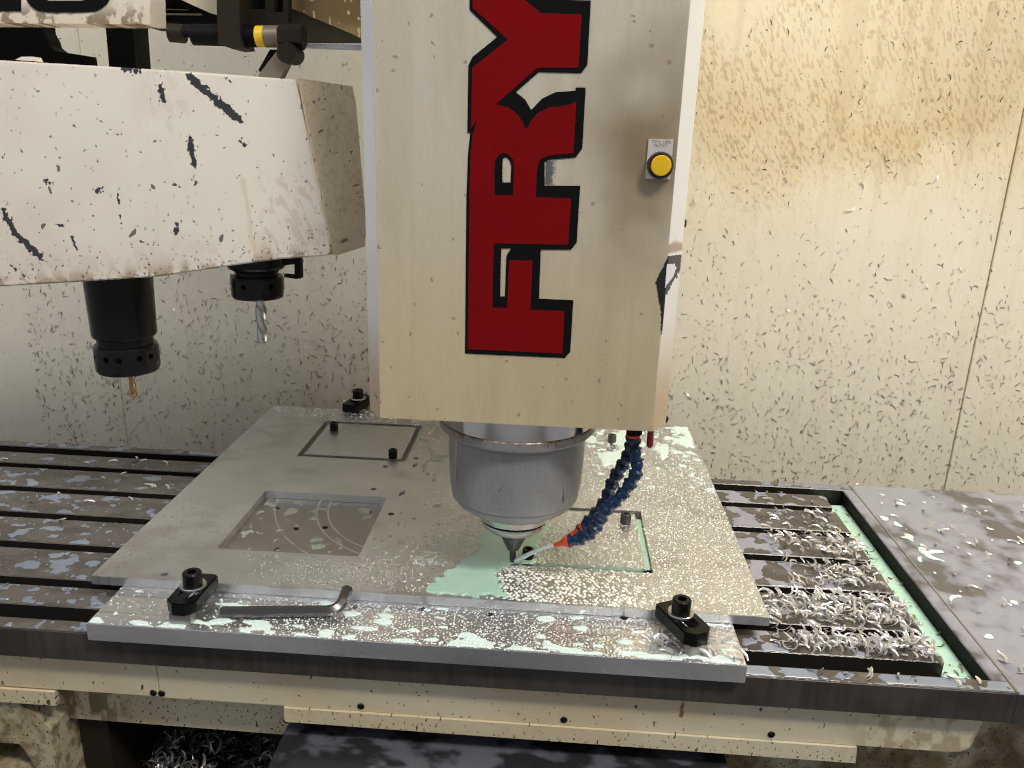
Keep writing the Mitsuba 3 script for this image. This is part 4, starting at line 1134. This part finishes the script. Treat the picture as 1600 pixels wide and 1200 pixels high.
def k_small(x, y):
    return np.clip((x - 0.12) / 0.09, 0, 1) * np.clip((0.075 - y) / 0.03, 0, 1) * 0.8 * (x < 0.36) + 0.5 * np.clip((x - 0.48) / 0.05, 0, 1)


def k_back(x, y):
    return np.clip((y - 0.43) / 0.06, 0, 1) ** 2 * (x < 0.33) * 0.6 + 0.12 * (x > 0.22) * (x < 0.31) * (y > 0.33)


solo('coolant_droplets', scatter(0.385, 0.56, 0.004, 0.068, 0.0043, lambda x, y: 0.9 * np.clip(1.5 - np.hypot(x - 0.43, y - 0.03) / 0.09, 0, 1), 0.44, 0.0, 0.5, 0.30), 'droplet_glint', 'white coolant drops packed tightly on the plate in front of the cutter', None, smooth=True, kind='stuff')
solo('coolant_droplets', scatter(0.30, 0.56, 0.060, 0.24, 0.0044, k_big, 0.56, 0.0, 0.5, 0.38), 'droplet', 'crowded coolant drops on the plate round the foot of the cutter', None, smooth=True, kind='stuff')
solo('coolant_droplets', scatter(0.29, 0.646, 0.004, 0.505, 0.0040, lambda x, y: 0.55 * k_mid(x, y), 0.33, 0.0, 0.95, 0.40), 'droplet_glint', 'small bright coolant drops over the right half of the plate', None, smooth=True, kind='stuff')
solo('coolant_droplets', scatter(0.11, 0.646, 0.004, 0.505, 0.0026, lambda x, y: 0.6 * k_small(x, y), 0.25, 0.0, 0.95, 0.45), 'droplet_glint', 'fine coolant mist drops along the front of the plate', None, smooth=True, kind='stuff')
solo('coolant_droplets', scatter(0.004, 0.33, 0.33, 0.507, 0.0058, k_back, 0.33, 0.0, 0.95, 0.45), 'droplet_glint', 'scattered bright drops along the back left edge of the plate', None, smooth=True, kind='stuff')
fxd = scatter(0.032, 0.614, -0.060, -0.003, 0.0029, lambda x, y: np.clip((x - 0.12) / 0.1, 0.12, 0.7), 0.32, FIX, 0.95, 0.45)
solo('coolant_droplets', fxd, 'droplet_glint', 'fine white coolant drops along the front of the fixture plate', None, smooth=True, kind='stuff')

# ------------------------------------------------------------------ chips
rng = np.random.default_rng(11)


def chip_mesh(R, arc, w, t, rise, n=10):
    V = []
    for k in range(n):
        s = k / (n - 1)
        a = (s - 0.5) * arc
        tp = (0.30 + 0.70 * math.sin(math.pi * min(max(s, 0.02), 0.98)) ** 0.6)
        c = np.array((R * math.cos(a) - R * 0.8, R * math.sin(a), rise * (s - 0.5)))
        rad = np.array((math.cos(a), math.sin(a), 0.0))
        up = np.array((0, 0, 1.0))
        e1 = rad * 0.80 + up * 0.60
        e2 = -rad * 0.60 + up * 0.80
        hw = w * tp / 2
        V += [c - e1 * hw, c + e2 * w * 0.16 * tp, c + e1 * hw, c + e2 * (w * 0.16 * tp - t)]
    f = []
    for i in range(n - 1):
        for j in range(4):
            q = (i * 4 + j, i * 4 + (j + 1) % 4, (i + 1) * 4 + (j + 1) % 4, (i + 1) * 4 + j)
            f += [(q[0], q[2], q[1]), (q[0], q[3], q[2])]
    f += [(0, 1, 2), (0, 2, 3), (4 * n - 4, 4 * n - 2, 4 * n - 3), (4 * n - 4, 4 * n - 1, 4 * n - 2)]
    return trimesh.Trimesh(np.array(V), np.array(f), process=False)


VARS = [chip_mesh(0.0056 + 0.0030 * rng.random(), 1.7 + 1.3 * rng.random(), 0.0022 + 0.0010 * rng.random(), 0.0005, 0.002 + 0.005 * rng.random()) for _ in range(13)] + [chip_mesh(0.0032, 2.6, 0.0020, 0.0005, 0.003), chip_mesh(0.0085, 1.2, 0.0030, 0.0005, 0.002)]
PLY = [mikit.ply(v, 'paint_of_chip_aluminium', smooth=40) for v in VARS]


def chip_T(x, y, z, tilt=0.3, s=1.0):
    a, b, c = rng.random() * 360, (rng.random() - 0.5) * 120 * tilt, (rng.random() - 0.5) * 120 * tilt
    return T().translate([x, y, z]).rotate([0, 0, 1], a).rotate([1, 0, 0], b).rotate([0, 1, 0], c).scale(s)


def chip(x, y, z, label, group, tilt=0.25, s=1.0):
    key = thing('metal_chip', label, 'metal chip', group)
    scene[key] = {**PLY[rng.integers(len(PLY))], 'to_world': chip_T(x, y, z, tilt, s)}


for _ in range(84):
    x, y = 0.862 + 0.245 * rng.random(), -0.03 + 0.39 * rng.random()
    nm = 'near its front edge' if y < 0.09 else ('near the wall' if y > 0.23 else 'half way back')
    chip(x, y, TBL + 0.0024, 'curled silver chip on the wet end plate at the right, ' + nm, 'chips on the end plate, ' + nm, s=0.75 + 0.45 * rng.random())
ORD = ('rearmost', 'second from rear', 'third from rear', 'third from front', 'second from front', 'front')
for _ in range(34):
    x = -0.33 + 0.36 * rng.random()
    li = int(rng.integers(6))
    b = lands[li]
    y = b[0] + 0.004 + (b[1] - b[0] - 0.008) * rng.random()
    if x > 0.05 - 0.0 and y < 0.2:
        x -= 0.12
    chip(x, y, TBL + 0.0022, 'curled silver chip left of the plate, on the %s slat of the table' % ORD[li], 'chips left of the plate, %s slat' % ORD[li], s=0.7 + 0.5 * rng.random())
for _ in range(8):
    chip(0.62 + 0.21 * rng.random(), -0.044 + 0.006 * rng.random(), TBL + 0.003, 'curled silver chip on the front rim of the table, right of the fixture plate', 'chips on the front rim', s=0.9 + 0.4 * rng.random())
for _ in range(26):
    u = rng.random() < 0.5
    x = (0.578 if u else 0.532) + 0.036 * rng.random() * (1 if u else 0.8)
    y = -0.058 + 0.026 * rng.random()
    chip(x, y, FIX + 0.003 + 0.006 * rng.random(), 'curled silver chip heaped at the heel of the front right clamp, ' + ('right of it' if u else 'left of it'), 'chips round the front right clamp, ' + ('right of it' if u else 'left of it'), 0.5, 0.9 + 0.5 * rng.random())
zones = [(0, 0.69, 0.79, 6), (1, 0.70, 0.800, 34), (2, 0.695, 0.802, 125), (3, 0.70, 0.802, 140), (4, 0.652, 0.803, 340), (5, 0.655, 0.803, 215)]
pile = []
for li, xa, xb, n in zones:
    b = lands[li]
    for k in range(n):
        u = rng.random() ** 0.8
        x = xa + (xb - xa) * u
        y = b[0] + 0.002 + (b[1] - b[0] - 0.004) * rng.random()
        dense = 0.010 if n > 60 else 0.003
        z = TBL + 0.002 + dense * rng.random() ** 1.4
        pile.append((x, y, z))
pile = np.array(pile)
order = np.argsort(pile[:, 1] - pile[:, 2] * 4)
for i in order[:150]:
    nm = 'front' if pile[i][1] < 0.03 else 'second'
    wh = 'beside the plate' if pile[i][0] < 0.70 else ('at the trough end' if pile[i][0] > 0.755 else 'half way along')
    chip(*pile[i], 'curled silver chip heaped on the %s slat of the table, %s' % (nm, wh), 'chips heaped on the %s slat, %s' % (nm, wh), 0.38, 0.7 + 0.5 * rng.random())


def bake(places, tilt, s0, s1, meshes=VARS):
    out = []
    for p in places:
        m = meshes[rng.integers(len(meshes))].copy()
        m.apply_transform(np.array(chip_T(*p, tilt, s0 + (s1 - s0) * rng.random()).matrix, float).reshape(4, 4))
        out.append(m)
    return cat(*out)


solo('chip_heap', bake(pile[order[150:]], 0.38, 0.7, 1.15), 'chip_aluminium', 'silver chips heaped on the slotted table, right of the plate', None, smooth=40, kind='stuff')
fp_ = [(0.812 + 0.024 * rng.random(), -0.03 + 0.36 * rng.random() ** 1.2, -0.0425) for _ in range(46)]
solo('chip_heap', bake(fp_, 0.1, 0.35, 0.8), 'chip_dark', 'dark slivers floating in the mint coolant of the trough', None, smooth=40, kind='stuff')
pp = []
for _ in range(1500):
    x, y = -0.03 + 0.21 * rng.random(), -0.06 + 0.20 * rng.random()
    h = 0.05 * math.exp(-((x - 0.06) / 0.05) ** 2) + 0.03 * math.exp(-((x - 0.15) / 0.035) ** 2)
    pp.append((x, y, -0.285 + h * (0.9 + 0.2 * rng.random())))
solo('chip_heap', bake(pp, 1.2, 0.8, 1.4), 'chip_dark', 'dark heap of chips in the pan under the apron', None, smooth=40, kind='stuff')

# slivers stuck to the wall
wv = []


def sliver(x, z, L, w, ang, bend):
    n = 4
    t = np.linspace(-0.5, 0.5, n)
    a = ang + bend * t
    px = x + np.cumsum(np.cos(a)) * L / n
    pz = z + np.cumsum(np.sin(a)) * L / n
    V, F = [], []
    for k in range(n):
        hw = w * (0.35 + 0.65 * math.sin(math.pi * (k + 0.5) / n)) / 2
        nx, nzv = -math.sin(a[k]), math.cos(a[k])
        lift = 0.0006 + 0.0007 * abs(t[k]) * 2
        V += [(px[k] - nx * hw, WALLY - 0.0002, pz[k] - nzv * hw), (px[k], WALLY - 0.0002 - lift, pz[k]), (px[k] + nx * hw, WALLY - 0.0002, pz[k] + nzv * hw)]
    for k in range(n - 1):
        for j in range(2):
            q = (3 * k + j, 3 * k + j + 1, 3 * k + 4 + j, 3 * k + 3 + j)
            F += [(q[0], q[1], q[2]), (q[0], q[2], q[3])]
    return np.array(V), np.array(F)


def slivers(n, keep, l0, l1, w):
    Vs, Fs, o = [], [], 0
    while len(Vs) < n:
        x, z = -0.45 + 1.95 * rng.random(), -0.17 + 0.84 * rng.random()
        if rng.random() > keep(x, z):
            continue
        v, f = sliver(x, z, l0 + (l1 - l0) * rng.random() ** 2.2, w * (0.6 + 0.8 * rng.random()), (math.pi / 2 + rng.normal() * 0.55) if rng.random() < 0.6 else rng.random() * 3.14, rng.normal() * 1.4)
        Vs.append(v)
        Fs.append(f + o)
        o += len(v)
    return trimesh.Trimesh(np.concatenate(Vs), np.concatenate(Fs), process=False)


dens = lambda x, z: (0.25 + 1.3 * float(meshkit.fbm(np.array([x / 0.07, z / 0.11, 2.5]), 2, 5)) ** 1.6) * min(1.0, 0.16 + 0.95 * max(0.0, min(1.0, (0.30 - z) / 0.25)))
solo('wall_slivers', slivers(7500, dens, 0.0018, 0.0130, 0.00115), 'chip_brown', 'brown slivers stuck all over the cream wall', None, smooth=False, kind='stuff')
solo('wall_slivers', slivers(500, dens, 0.003, 0.010, 0.0014), 'chip_aluminium', 'bright slivers stuck to the cream wall', None, smooth=False, kind='stuff')
for _ in range(24):
    key = thing('metal_chip', 'curled chip clinging to the cream wall right of the milling head', 'metal chip', 'chips clinging to the wall')
    x, z = 0.62 + 0.50 * rng.random(), 0.0 + 0.38 * rng.random()
    scene[key] = {**PLY[rng.integers(len(PLY))], 'to_world': T().translate([x, WALLY - 0.0022, z]).rotate([0, 1, 0], 360 * rng.random()).rotate([1, 0, 0], 90 + 30 * rng.normal()).scale(0.6 + 0.5 * rng.random())}
